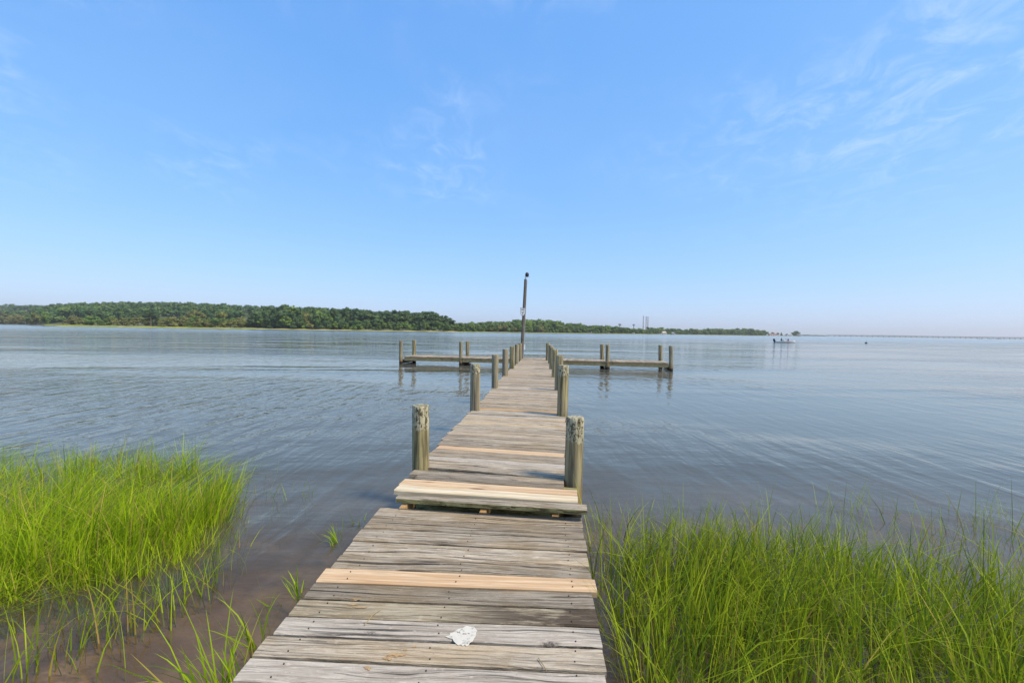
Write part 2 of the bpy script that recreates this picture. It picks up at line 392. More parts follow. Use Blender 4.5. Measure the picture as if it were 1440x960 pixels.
def leafmat(name, a, b, dead, deadmix=0.06, trans=0.35):
    t = NT(name)
    at = t.n('ShaderNodeAttribute'); at.attribute_name = 'tone'
    oi = t.n('ShaderNodeObjectInfo')
    tone = t.math('FRACT', t.math('ADD', at.outputs['Fac'], 0.0))
    c = t.mix(tone, a, b)
    c = t.mix(t.math('MULTIPLY', oi.outputs['Random'], 0.35), c, tuple(0.5 * (x + y) for x, y in zip(a, dead)))
    at2 = t.n('ShaderNodeAttribute'); at2.attribute_name = 'dead'
    c = t.mix(at2.outputs['Fac'], c, dead)
    df = t.principled(c, 0.6, None, 0.08)
    tl = t.n('ShaderNodeBsdfTranslucent'); t.set(tl.inputs['Color'], c)
    return t.done(t.mixs(trans, df, tl.outputs[0]))
M['grass_l'] = leafmat('bright_marsh_grass', (0.07, 0.17, 0.004), (0.38, 0.52, 0.007), (0.42, 0.32, 0.08))
M['grass_r'] = leafmat('green_marsh_grass', (0.045, 0.115, 0.005), (0.43, 0.55, 0.010), (0.34, 0.24, 0.07))
M['leaf'] = leafmat('broad_leaves', (0.065, 0.135, 0.034), (0.25, 0.35, 0.075), (0.16, 0.15, 0.06), 0, 0.25)
M['leaf_dark'] = leafmat('dark_pine_needles', (0.045, 0.095, 0.036), (0.13, 0.20, 0.065), (0.09, 0.09, 0.04), 0, 0.2)
M['leaf_olive'] = leafmat('olive_brown_leaves', (0.12, 0.14, 0.04), (0.32, 0.31, 0.095), (0.22, 0.16, 0.09), 0, 0.25)
M['leaf_hill'] = leafmat('hill_leaves', (0.05, 0.11, 0.038), (0.18, 0.265, 0.065), (0.12, 0.14, 0.05), 0, 0.25)
M['bark'] = plain('bark', (0.12, 0.09, 0.07), 0.9, 0.3, 1.5)
def landmat(name, a, b, c3, sc=0.08):
    t = NT(name); geo = t.n('ShaderNodeNewGeometry'); P = geo.outputs['Position']
    n = t.noise(P, sc, 6, 0.65); n2 = t.noise(t.mapping(P, (0.5, 0.12, 1)), 0.4, 5, 0.6)
    c = t.mix(t.range(n, 0.38, 0.62), a, b); c = t.mix(t.range(n2, 0.5, 0.7, 0, 0.7), c, c3)
    return t.done(t.principled(c, 0.95, t.bump(n2, 0.5, 0.3), 0.1))
M['land'] = landmat('shore_ground', (0.06, 0.075, 0.025), (0.12, 0.12, 0.05), (0.16, 0.12, 0.07))
M['marsh'] = landmat('marsh_meadow', (0.17, 0.20, 0.035), (0.26, 0.27, 0.06), (0.33, 0.27, 0.12))
M['sand'] = landmat('pale_beach', (0.36, 0.31, 0.15), (0.24, 0.24, 0.07), (0.20, 0.20, 0.06))
M['hills'] = landmat('far_wooded_hills', (0.03, 0.05, 0.03), (0.045, 0.07, 0.035), (0.035, 0.05, 0.03), 0.02)

# ================================================================== SETTING
# ---- seabed, one sheet from the bank behind the camera out under the bay
def grid(xs, ys):
    X, Y = np.meshgrid(xs, ys); n, mm = len(xs), len(ys)
    i = np.arange((n - 1) * (mm - 1)); r, c = i // (n - 1), i % (n - 1)
    a = r * n + c
    return X.ravel(), Y.ravel(), np.stack([a, a + 1, a + n + 1, a + n], 1)
def spaced(lo, hi, fine_lo, fine_hi, step, grow=1.35):
    v = list(np.arange(fine_lo, fine_hi + 1e-6, step)); s = step
    while v[-1] < hi: s *= grow; v.append(v[-1] + s)
    s = step
    while v[0] > lo: s *= grow; v.insert(0, v[0] - s)
    return np.array(v)
gx = spaced(-7000, 7000, -9, 9, 0.22); gy = spaced(-14, 11000, -3, 12, 0.22)
X, Y, F = grid(gx, gy)
D = bottom_depth(X, Y)
tag(link('seabed', mesh_np('seabed', np.stack([X, Y, -D], 1), [F], True), M['mud']), kind='structure')
wx = spaced(-7000, 7000, -9, 9, 0.3); wy = spaced(-14, 11000, -1, 12, 0.3)
X, Y, F = grid(wx, wy)
tag(link('water', mesh_np('water', np.stack([X, Y, np.zeros_like(X)], 1), [F], True, {'depth': np.clip(bottom_depth(X, Y), 0, 3)}), M['water']), kind='structure')

# ================================================================== DOCK
DECK = 0.38
def board(name, fl, fr, br, bl, mat, parent, thick=0.038, gap=0.008, jitz=0.003, overl=0.012):
    """one plank from its four top corners; local x runs along its length"""
    fl, fr, br, bl = (Vector(p) for p in (fl, fr, br, bl))
    cen = (fl + fr + br + bl) / 4
    ax = ((fr + br) - (fl + bl)).normalized(); ay = ((bl + br) - (fl + fr)); ay = (ay - ax * ay.dot(ax)).normalized(); az = ax.cross(ay)
    Mx = Matrix((ax, ay, az)).transposed(); inv = Mx.transposed()
    q = [inv @ (p - cen) for p in (fl, fr, br, bl)]
    e0, e1 = random.uniform(-overl, overl), random.uniform(-overl, overl)
    g = gap * random.uniform(0.4, 1.6) / 2
    seg = 5; ch = 0.006; rings = []
    bow = random.uniform(-0.004, 0.004); z0 = random.uniform(-jitz, jitz); z1 = random.uniform(-jitz, jitz); cup = random.uniform(-jitz, jitz) * 0.8
    for i in range(seg + 1):
        u = i / seg
        x = (q[0].x + q[3].x) / 2 * (1 - u) + (q[1].x + q[2].x) / 2 * u + e0 * (1 - u) + e1 * u
        yf = q[0].y * (1 - u) + q[1].y * u + g; yb = q[3].y * (1 - u) + q[2].y * u - g
        yo = bow * (1 - (2 * u - 1) ** 2); z = z0 * (1 - u) + z1 * u + random.uniform(-0.001, 0.001)
        yf += yo + random.uniform(-.0015, .0015); yb += yo + random.uniform(-.0015, .0015)
        rings.append([(x, yf, z - thick), (x, yf, z - ch), (x, yf + ch, z + cup), (x, yb - ch, z + cup), (x, yb, z - ch), (x, yb, z - thick)])
    mb = MB(); vs = [v for r in rings for v in r]; n = 6; fs = []
    for i in range(seg):
        for k in range(n): fs.append((i * n + k, (i + 1) * n + k, (i + 1) * n + (k + 1) % n, i * n + (k + 1) % n))
    fs.append(tuple(range(n))); fs.append(tuple(range(seg * n, seg * n + n))[::-1])
    mb.add(vs, [f[::-1] for f in fs])
    o = mb.build(name, mat)
    Mw = Mx.to_4x4(); Mw.translation = cen
    o.matrix_world = Mw
    if parent is not None: o.parent = parent; o.matrix_parent_inverse = Matrix.Identity(4)
    return o

# ---- the low ramp in the foreground
ramp = empty('dock_ramp', (0, 0, 0))
tag(ramp, 'low weathered plank ramp in the foreground leading up to the dock', 'ramp')
RZ, RS = 0.135, 0.043
def rp(px, py): return ground(px, py, RZ, RS)
Lf, Ln = rp(536, 712), rp(327, 956.5)      # left edge, far and near
Rf, Rn = rp(818, 727), rp(852.5, 945)
bounds_l = [(327, 956.5), (356, 921.5), (380, 890.5), (403, 864.5), (427, 840), (445, 818), (462, 798), (480, 779), (494, 761.5), (507, 747), (522, 728.5), (536, 712)]
bounds_r = [(858, 982), (852.5, 945), (848.8, 910), (843.8, 881), (836.5, 855), (834.5, 832.5), (834, 814), (829, 795.5), (823.5, 779), (822, 763.5), (819.5, 750), (817.5, 726.5)]
bl_ = [rp(*p) for p in bounds_l]; br_ = [rp(*p) for p in bounds_r]
# even out the far boundaries, which the photograph shows least clearly
for arr in (bl_, br_):
    a, b = arr[7], arr[11]
    for k in (8, 9, 10): arr[k] = a.lerp(b, (k - 7) / 4)
dl = (bl_[1] - bl_[0]); dr = (br_[1] - br_[0])
ul, ur = dl.normalized(), dr.normalized()
pl, pr = bl_[0], br_[0]
rear = []
for k in range(22):
    nl, nr = pl - ul * 0.152, pr - ur * 0.152
    rear.append((nl, nr, pr, pl)); pl, pr = nl, nr
ramp_mats = ['silver', 'old', 'silver', 'stained', 'old', 'new_pink', 'old', 'old', 'old', 'old', 'old']
ramp_boards = []
for k in range(11):
    lift = Vector((0, 0, 0.007 if ramp_mats[k] == 'new_pink' else 0))
    extra = Vector((0.02, 0, 0)) if ramp_mats[k] == 'new_pink' else Vector((0, 0, 0))
    ramp_boards.append(board('plank', bl_[k] + lift, br_[k] + lift + extra, br_[k + 1] + lift + extra, bl_[k + 1] + lift, M[ramp_mats[k]], ramp, overl=0.008, jitz=0.0012, gap=0.013))
ramp_boards[5]['label'] = 'fresh orange pine plank'
ramp_boards[3]['label'] = 'plank with a dark brown stain at its right end'
for q in rear: board('plank', *q, M[random.choice(['old', 'silver', 'old'])], ramp)
# stringers under the ramp
for u in (0.10, 0.5, 0.92):
    a = bl_[11].lerp(br_[11], u); b = rear[-1][0].lerp(rear[-1][1], u)
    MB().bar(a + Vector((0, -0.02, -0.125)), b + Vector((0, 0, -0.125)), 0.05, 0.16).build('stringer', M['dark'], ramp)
# nail heads
nm = MB()
for o in ramp_boards:
    mw = o.matrix_world; xs = [v.co.x for v in o.data.vertices]; ys = [v.co.y for v in o.data.vertices]
    for u in (0.10, 0.5, 0.92):
        for w in (0.25, 0.75):
            c = mw @ Vector((min(xs) + (max(xs) - min(xs)) * u + random.uniform(-.012, .012), min(ys) + (max(ys) - min(ys)) * w + random.uniform(-.012, .012), 0.004))
            nm.tube([c - Vector((0, 0, 0.006)), c + Vector((0, 0, 0.0005))], [0.0032, 0.003], 7)
tag(nm.build('nail_heads', M['nail'], ramp), kind='stuff')
# white splash and tan scuffs on the planks
def patch(name, px, py, rx, ry, mat, seed, h=0.0052, n=26, tail=0):
    rr = random.Random(seed); c = rp(px, py); vs = []
    for k in range(n):
        a = 2 * math.pi * k / n; r = 1 + 0.3 * math.sin(2 * a + seed) + 0.2 * math.sin(5 * a + seed * 2.3) + rr.uniform(-0.12, 0.12)
        ex = tail * max(0, math.cos(a - math.pi)) ** 6
        vs.append(c + Vector((math.cos(a) * rx * (r + ex), math.sin(a) * ry * r, h + math.sin(a) * ry * r * RS)))
    b = MB(); lo = [v - Vector((0, 0, 0.001)) for v in vs]
    b.add(vs + lo, [tuple(range(n))] + [(k, k + n, (k + 1) % n + n, (k + 1) % n) for k in range(n)])
    return b.build(name, mat, ramp)
def worn(name, color, keep):
    t = NT(name); tc_ = t.n('ShaderNodeTexCoord'); v = tc_.outputs['Object']
    g = t.noise(t.mapping(v, (12, 90, 12)), 1.0, 5, 0.65); n = t.noise(v, 45, 6, 0.7)
    f = t.range(t.math('ADD', t.math('MULTIPLY', g, 0.5), t.math('MULTIPLY', n, 0.5)), keep, keep + 0.09)
    c = t.mix(n, tuple(x * 0.75 for x in color), color)
    tr = t.n('ShaderNodeBsdfTransparent')
    return t.done(t.mixs(f, tr.outputs[0], t.principled(c, 0.85, None, 0.2)))
M['splash'] = worn('worn_white_paint', (0.62, 0.58, 0.49), 0.39)
M['scuff'] = worn('bare_tan_wood_scuff', (0.46, 0.30, 0.15), 0.43)
sp_ = [(95, 720), (118, 714), (122, 703), (140, 698), (165, 680), (188, 676), (205, 664), (222, 668), (245, 668), (252, 678), (263, 690), (256, 703), (258, 715), (246, 730), (240, 745), (226, 752), (215, 768), (206, 772), (198, 762), (186, 771), (178, 762), (163, 766), (152, 757), (140, 744), (134, 732), (118, 729)]
v_ = [rp(600 + a / 3.693, 700 + b / 3.693) + Vector((0, 0, 0.0030)) for a, b in sp_]; n_ = len(v_)
MB().add(v_ + [v - Vector((0, 0, 0.001)) for v in v_], [tuple(range(n_))] + [(k, k + n_, (k + 1) % n_ + n_, (k + 1) % n_) for k in range(n_)]).build('paint_splash', M['splash'], ramp)
for i, (px, py, rx, ry) in enumerate(((556, 921, .032, .018), (545, 925, .016, .016), (517, 939, .014, .010), (570, 914, .010, .006), (500, 843, .03, .008), (496, 850, .022, .006), (583, 909, .006, .006), (507, 854, .03, .005))):
    patch('scuff_mark', px, py, rx, ry, M['scuff'], 20 + i, 0.0029, 22)

# ---- the dock itself
dock = empty('dock', (0, 0, 0))
tag(dock, 'long weathered wooden dock on round piles ending in a T over the water', 'dock')
def dp(px, py): return ground(px, py, DECK)
step_boards = [  # fl, fr, br, bl, material
    ((556.5, 699.5), (826, 716.5), (824.5, 708.0), (560.5, 695.0), 'old', 'grey front step plank with mossy edge'),
    ((554, 690.5), (813, 706.7), (812, 697.9), (563, 681.8), 'new_white', 'pale new pine plank'),
    ((562.8, 681.5), (812, 697.5), (811.5, 689.4), (568, 672.6), 'new_pink', 'pinkish new pine plank'),
    ((584, 672.8), (792, 687.8), (792.6, 679.5), (590.5, 665), 'old', None),
    ((577, 665.6), (792.8, 679.2), (793.3, 673), (581.7, 659), 'old', None)]
for fl, fr, br, bl, mt, lab in step_boards:
    lift = 0.006 if 'new' in mt else 0.0
    pts = [dp(*p) + Vector((0, 0, lift)) for p in (fl, fr, br, bl)]
    o = board('plank', *pts, M[mt], dock, overl=0.0)
    if lab: o['label'] = lab
# the mossy front face of the first plank
a, b = dp(558, 699.6), dp(825, 716.4)
d_ = (b - a).normalized(); nrm_ = Vector((d_.y, -d_.x, 0))
MB().bar(a + nrm_ * 0.004 + Vector((0, 0, -0.021)), b + nrm_ * 0.004 + Vector((0, 0, -0.021)), 0.006, 0.030).build('plank_edge', M['mossy'], dock)
# walkway edges
left_px = [(598, 652.5), (603, 638), (661, 578.3), (674, 567), (692, 546.3), (707, 529), (718, 518.3), (729, 509.3), (735.5, 504)]
right_px = [(793.5, 673), (795.4, 650), (795.6, 588.5), (785.5, 582.7), (784.6, 549), (780, 531.7), (775.8, 520), (772.5, 512), (770.6, 505.2)]
LW = [dp(*p) for p in left_px]; RW = [dp(*p) for p in right_px]
def on_line(P, y):
    for a, b in zip(P[:-1], P[1:]):
        if a.y <= y <= b.y or (b is P[-1] and y > b.y) or (a is P[0] and y < a.y):
            if abs(b.y - a.y) < 1e-6: continue
            t = (y - a.y) / (b.y - a.y); return Vector((a.x + (b.x - a.x) * t, y, DECK))
    return Vector((P[-1].x, y, DECK))
# T head corners
TA, TB = ground(568, 500.8, DECK), ground(940.5, 510.2, DECK)
tdir = (TB - TA).normalized(); tn = Vector((-tdir.y, tdir.x, 0))
yl0, yr0 = dp(600, 656.3).y, dp(793.5, 673).y
def tfront(x): return TA.y + (TB.y - TA.y) * (x - TA.x) / (TB.x - TA.x)
yl1, yr1 = tfront(0.45), tfront(1.6)
NB = int(round(((yl1 - yl0) + (yr1 - yr0)) / 2 / 0.1445))
new_rows = {}
def row_at(yl): return int(round((yl - yl0) / ((yl1 - yl0) / NB)))
new_rows[row_at(5.12)] = 'new_pink'; new_rows[row_at(6.52)] = 'tan'; new_rows[row_at(7.05)] = 'tan'; new_rows[row_at(7.72)] = 'new_orange'
ye = 0
for k in range(NB):
    a0, a1 = k / NB, (k + 1) / NB
    l0, l1 = yl0 + (yl1 - yl0) * a0, yl0 + (yl1 - yl0) * a1
    r0, r1 = yr0 + (yr1 - yr0) * a0, yr0 + (yr1 - yr0) * a1
    mt = new_rows.get(k) or random.choices(['old', 'far', 'silver'], [0.5 if k < 30 else 0.2, 0.35 if k < 30 else 0.65, 0.15])[0]
    j0, j1 = random.uniform(-0.02, 0.02), random.uniform(-0.015, 0.015)
    o = board('plank', on_line(LW, l0) + Vector((j0, 0, 0)), on_line(RW, r0) + Vector((j1, 0, 0)), on_line(RW, r1) + Vector((j1, 0, 0)), on_line(LW, l1) + Vector((j0, 0, 0)), M[mt], dock, gap=0.009, jitz=0.005)
    if k in new_rows: o['label'] = 'fresh pale pine plank among grey ones'
# T head planks run across its width
TL = (TB - TA).length; TD = 1.55; nT = int(TL / 0.146)
for k in range(nT):
    a, b = TA + tdir * (TL * k / nT), TA + tdir * (TL * (k + 1) / nT)
    board('plank', b, b + tn * TD, a + tn * TD, a, M[random.choice(['far', 'far', 'old'])], dock, gap=0.008, jitz=0.004, overl=0.02)
# stringers and beams
for off in (0.09, TD / 2, TD - 0.06):
    a, b = TA + tn * off, TB + tn * off
    a.z = b.z = DECK - 0.038 - 0.012 - 0.085
    MB().bar(a, b, 0.045, 0.17).build('stringer', M['beam'], dock)
for u in (0.07, 0.5, 0.93):
    a = on_line(LW, 4.3).lerp(on_line(RW, 4.3), u); b = on_line(LW, 21.4).lerp(on_line(RW, 21.4), u)
    a.z = b.z = DECK - 0.038 - 0.09 - 0.006
    MB().bar(a, b, 0.045, 0.18).build('stringer', M['beam'], dock)
for px, py in ((571, 712.5), (685.5, 719), (789, 725)):
    p = ground(px, py, 0.285); a = Vector((p.x - 0.07, p.y - 0.16, 0.19)); b = Vector((p.x + 0.035, p.y + 0.62, 0.262))
    MB().bar(a, b, 0.05, 0.10).build('joist', M['new_orange'], dock)

def pile(base, top, rad, mat, below=1.6, lean=(0, 0)):
    """round pile with uneven surface; its origin sits at the top"""
    H = top.z - (-below); n = 22
    rr = random.Random(int(base.x * 1000) ^ int(base.y * 777))
    ph = [rr.uniform(0, 6.28) for _ in range(4)]
    dx, dy = (base.x - top.x) / max(0.1, top.z - base.z), (base.y - top.y) / max(0.1, top.z - base.z)
    zs = [0.0, -0.008, -0.03] + list(np.linspace(-0.12, -H, 12)); rs = [0.90, 0.975, 1.0] + [1 + 0.035 * (i / 11) for i in range(12)]
    vs = []; slope = (rr.uniform(-0.03, 0.03), rr.uniform(-0.03, 0.03))
    for i, (z, r_) in enumerate(zip(zs, rs)):
        for k in range(n):
            a = 2 * math.pi * k / n
            w = 1 + 0.022 * math.sin(2 * a + ph[0] + z) + 0.016 * math.sin(3 * a + ph[1] - z * 2) + rr.uniform(-0.008, 0.008)
            x, y = math.cos(a) * rad * r_ * w, math.sin(a) * rad * r_ * w
            vs.append((x - z * dx, y - z * dy, z + (x * slope[0] + y * slope[1] if i < 3 else 0)))
    fs = []
    for i in range(len(zs) - 1):
        for k in range(n): fs.append((i * n + k, (i + 1) * n + k, (i + 1) * n + (k + 1) % n, i * n + (k + 1) % n))
    b = MB(); b.add(vs, fs, True); b.add(vs[:n], [tuple(range(n))])
    return b.build('pile', mat, dock, top)
# centre px, width px, base y on deck, top y, material
LP = [(591.5, 23, 658, 569, 'pile_pale'), (668, 14, 577, 511.5, 'pile_pale2'), (696, 9.7, 545.5, 498.3, 'pile'), (710.3, 8.4, 528.3, 490.5, 'pile'), (719.8, 7.2, 518.5, 487, 'pile'), (726.6, 6, 511.2, 484.2, 'pile'), (731, 5.4, 505.3, 482.5, 'pile')]
for cx, w, by, ty, mt in LP:
    b = dp(cx, by); y = b.y + (0.06 if cx < 600 else 0.04); rad = w / 640 * y / 2
    b = at_depth(cx, by, y); b = Vector((b.x, y, DECK)); t = at_depth(cx + (0.5 if cx > 600 else 0), ty, y)
    pile(Vector((b.x, y, DECK)), t, max(rad, 0.078), M[mt])
RPX = [(809, 25, None, 586, 'pile_pale', 4.12), (792.4, 14.8, 583, 513.5, 'pile_pale2', 7.30), (786.6, 11, 548, 499.3, 'pile', 10.45), (780.6, 7.8, 531, 491.3, 'pile', 13.4), (776.3, 6.6, 520, 488, 'pile', 16.3), (774.2, 5.8, 511, 485.2, 'pile', 19.2), (770.6, 5.4, 503, 482.3, 'pile', 21.3)]
for cx, w, by, ty, mt, y in RPX:
    t = at_depth(cx, ty, y); pile(Vector((t.x - 0.006, y, DECK)), t, max(w / 640 * y / 2, 0.078), M[mt])
for cx, wy_, ty in ((563.8, 511.3, 479), (648, 513.5, 480.3), (854.3, 519.3, 484.7), (943.4, 521.8, 486.2)):
    b = ground(cx, wy_, 0.0); t = at_depth(cx, ty, b.y); pile(Vector((b.x, b.y, 0)), t, 0.088, M['pile'])
    # the squared cap beam that ties the pair of piles below the deck
    e = Vector((b.x, b.y, 0)) + tn * (TD + 0.3) + tdir * random.uniform(-.02, .02)
    p0 = Vector((b.x, b.y, 0.11)) + tn * 0.02; p1 = Vector((e.x, e.y, 0.11))
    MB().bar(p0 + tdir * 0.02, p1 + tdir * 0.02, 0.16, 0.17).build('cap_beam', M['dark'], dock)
for cx, by, ty in ((582.3, 498.8, 478), (657.4, 500.6, 479.6), (846.6, 505.4, 484), (928.7, 506.8, 485)):
    b = ground(cx, by, DECK); t = at_depth(cx, ty, b.y); pile(Vector((b.x, b.y, DECK)), t, 0.095, M['pile'])
# cross beams between each pair of walkway piles, below the deck
for y in (4.28, 7.5, 10.5, 13.5, 16.4, 19.2):
    a, b = on_line(LW, y), on_line(RW, y); a = a + Vector((-0.06, 0.02, 0)); b = b + Vector((0.12, -0.06, 0))
    a.z = b.z = DECK - 0.038 - 0.20 - 0.09
    MB().bar(a, b, 0.05, 0.17).build('cross_beam', M['mossy'], dock)
a, b = dp(772, 679.5), dp(811, 683); a.z = b.z = DECK - 0.06
MB().bar(a, b, 0.09, 0.05).build('cross_beam', M['mossy'], dock)

# ---- light pole at the end of the walkway, with its lamp, conduit and box
py0 = 22.4
pb, pt = at_depth(733.4, 502, py0), at_depth(739.0, 392.5, py0)
lp = empty('light_pole', (pb.x, py0, DECK))
tag(lp, 'tall leaning grey wooden pole with a lamp on top at the dock end', 'pole')
rel = lambda p: Vector(p) - Vector((pb.x, py0, DECK))
def along(u): return pb.lerp(pt, u)
MB().tube([rel(Vector((pb.x, py0, -1.2)))] + [rel(along(u)) for u in (0.0, 0.25, 0.5, 0.75, 1.0)], [0.082, 0.080, 0.076, 0.072, 0.069, 0.065], 14).build('pole', M['pole'], lp)
t_ = rel(along(1.0))
MB().tube([t_ + Vector((0, 0, 0)), t_ + Vector((0.01, 0, 0.10))], [0.035, 0.035], 10).bar(t_ + Vector((-0.05, -.02, 0.10)), t_ + Vector((0.22, -.02, 0.12)), 0.05, 0.03).build('lamp_bracket', M['white'], lp)
MB().tube([t_ + Vector((0.07, -.02, 0.12)), t_ + Vector((0.07, -.02, 0.16)), t_ + Vector((0.075, -.02, 0.28)), t_ + Vector((0.08, -.02, 0.33))], [0.06, 0.095, 0.085, 0.03], 12).build('lamp', M['black'], lp)
for u in (0.62,):
    MB().tube([rel(along(u - 0.004)), rel(along(u + 0.004))], [0.086, 0.086], 14).build('band', M['galv'], lp)
MB().tube([rel(along(0.02)) + Vector((0.085, -0.03, 0)), rel(along(0.98)) + Vector((0.08, -0.03, 0))], [0.013, 0.013], 8).build('conduit', M['galv'], lp)
MB().box(rel(along(0.13)) + Vector((0.115, -0.02, 0)), (0.07, 0.10, 0.26)).build('junction_box', M['white'], lp)

# ---- shield shaped sign hung on the pole
s0, s1 = at_depth(735.2, 432.5, py0 - 0.1), at_depth(735.2, 444.5, py0 - 0.1)
sc_ = (s0 + s1) / 2; hh = (s0.z - s1.z) / 2; ww = 0.125
sign = empty('shield_sign', sc_); tag(sign, 'small white shield shaped sign with dark marks fixed to the leaning pole', 'sign')
def shield(s, y0, y1):
    pts = [(-1, 1), (-0.35, 0.93), (0, 1), (0.35, 0.93), (1, 1), (1.0, 0.2), (0.96, -0.25), (0.72, -0.65), (0.35, -0.92), (0, -1), (-0.35, -0.92), (-0.72, -0.65), (-0.96, -0.25), (-1.0, 0.2)]
    n = len(pts); v = [(x * ww * s, y0, z * hh * s) for x, z in pts] + [(x * ww * s, y1, z * hh * s) for x, z in pts]
    return MB().add(v, [tuple(range(n)), tuple(range(2 * n - 1, n - 1, -1))] + [(k, k + n, (k + 1) % n + n, (k + 1) % n)[::-1] for k in range(n)])
shield(1.0, -0.008, 0.008).build('border', M['black'], sign)
panel_ = shield(0.90, -0.012, -0.009).build('panel', M['white'], sign)
MB().box((0, -0.0145, hh * 0.55), (ww * 1.2, 0.003, hh * 0.20)).build('lettering', M['black'], panel_)
MB().bar((-0.06, -0.0145, 0.02), (0, -0.0145, -0.05), 0.003, 0.022).bar((0.06, -0.0145, 0.02), (0, -0.0145, -0.05), 0.003, 0.022).box((0, -0.0148, -0.10), (0.024, 0.003, 0.10)).build('emblem', M['black'], panel_)

# ================================================================== FAR SHORES
def px_x(px, y): return at_depth(px, 465, y).x
def interp(x, tab):
    return float(np.interp(x, [a for a, _ in tab], [b for _, b in tab]))
# distance of the waterline for each bearing (photo column -> metres)
WL = [(-700, 640), (-300, 640), (0, 640), (40, 600), (60, 380), (80, 345), (230, 352), (360, 372), (480, 385), (640, 420), (700, 520), (800, 590), (900, 680), (930, 860), (1000, 940), (1100, 1150), (1127, 1200)]
def land(name, cols, back, mat, hfun, rows=14, front=0.0, kind='structure'):
    vs = []; n = len(cols)
    for j in range(rows + 1):
        v = j / rows
        for cpx in cols:
            y = interp(cpx, WL) + front + (v ** 1.5) * back
            vs.append((px_x(cpx, y), y, hfun(cpx, v)))
    i = np.arange((n - 1) * rows); r, c = i // (n - 1), i % (n - 1); a = r * n + c
    return tag(link(name, mesh_np(name, vs, [np.stack([a, a + 1, a + n + 1, a + n], 1)], True), mat), kind=kind)
cols = list(range(-700, 1128, 12)) + [1127]
def hz(cpx, v):
    e = -0.4 + min(1.0, v * 14) * 0.9 + v * 1.5
    if cpx < 600:
        yy = interp(cpx, WL) + 644; H = (top_z(cpx, interp(cpx, SKY_HILL), yy) - 12) * min(1, (600 - cpx) / 100)
        e += max(0, H) * min(1, max(0, (v - 0.28) / 0.5)) ** 1.1
    if cpx > 5000: e += interp(cpx, [(-700, 20), (0, 24), (130, 29), (260, 29), (340, 24), (450, 12), (560, 4), (640, 0)]) * max(0, (v - 0.42) / 0.58) ** 1.2
    return e
# skyline read from the photograph: photo column -> row of the tree tops
SKY_HILL = [(-700, 432), (-200, 430), (0, 428), (60, 429), (130, 424.5), (260, 424.5), (330, 428), (380, 430.5), (450, 433), (520, 437)]
SKY_MID = [(370, 434), (395, 430), (440, 433), (480, 433.5), (520, 437), (600, 438.5), (618, 441), (632, 449)]
SKY_R = [(628, 453), (690, 451), (720, 449.5), (735, 447), (770, 447), (800, 452.5), (860, 457), (880, 459)]
SKY_FAR = [(880, 459.5), (900, 460), (930, 459.5), (960, 461.5), (1000, 460.5), (1050, 461), (1075, 464)]
def top_z(px, ty, y): return at_depth(px, ty, y).z
land('far_shore', cols, 900, M['land'], hz, 24)
# marsh meadow on the point and the pale strip of beach
mc = list(range(62, 366, 6))
land('marsh_point', mc, 46, M['marsh'], lambda c, v: -0.25 + 1.15 * min(1, v * 7) + 0.2 * math.sin(c * 0.13) * v + 0.3 * v, 8, -5)
land('beach', list(range(356, 652, 8)), 16, M['sand'], lambda c, v: -0.25 + 1.0 * min(1, v * 3) + 0.25 * math.sin(c * 0.21), 5, -4)
land('low_marsh', list(range(640, 1128, 10)), 14, M['marsh'], lambda c, v: -0.2 + 0.75 * min(1, v * 4) + 0.12 * math.sin(c * 0.4), 4, -4)

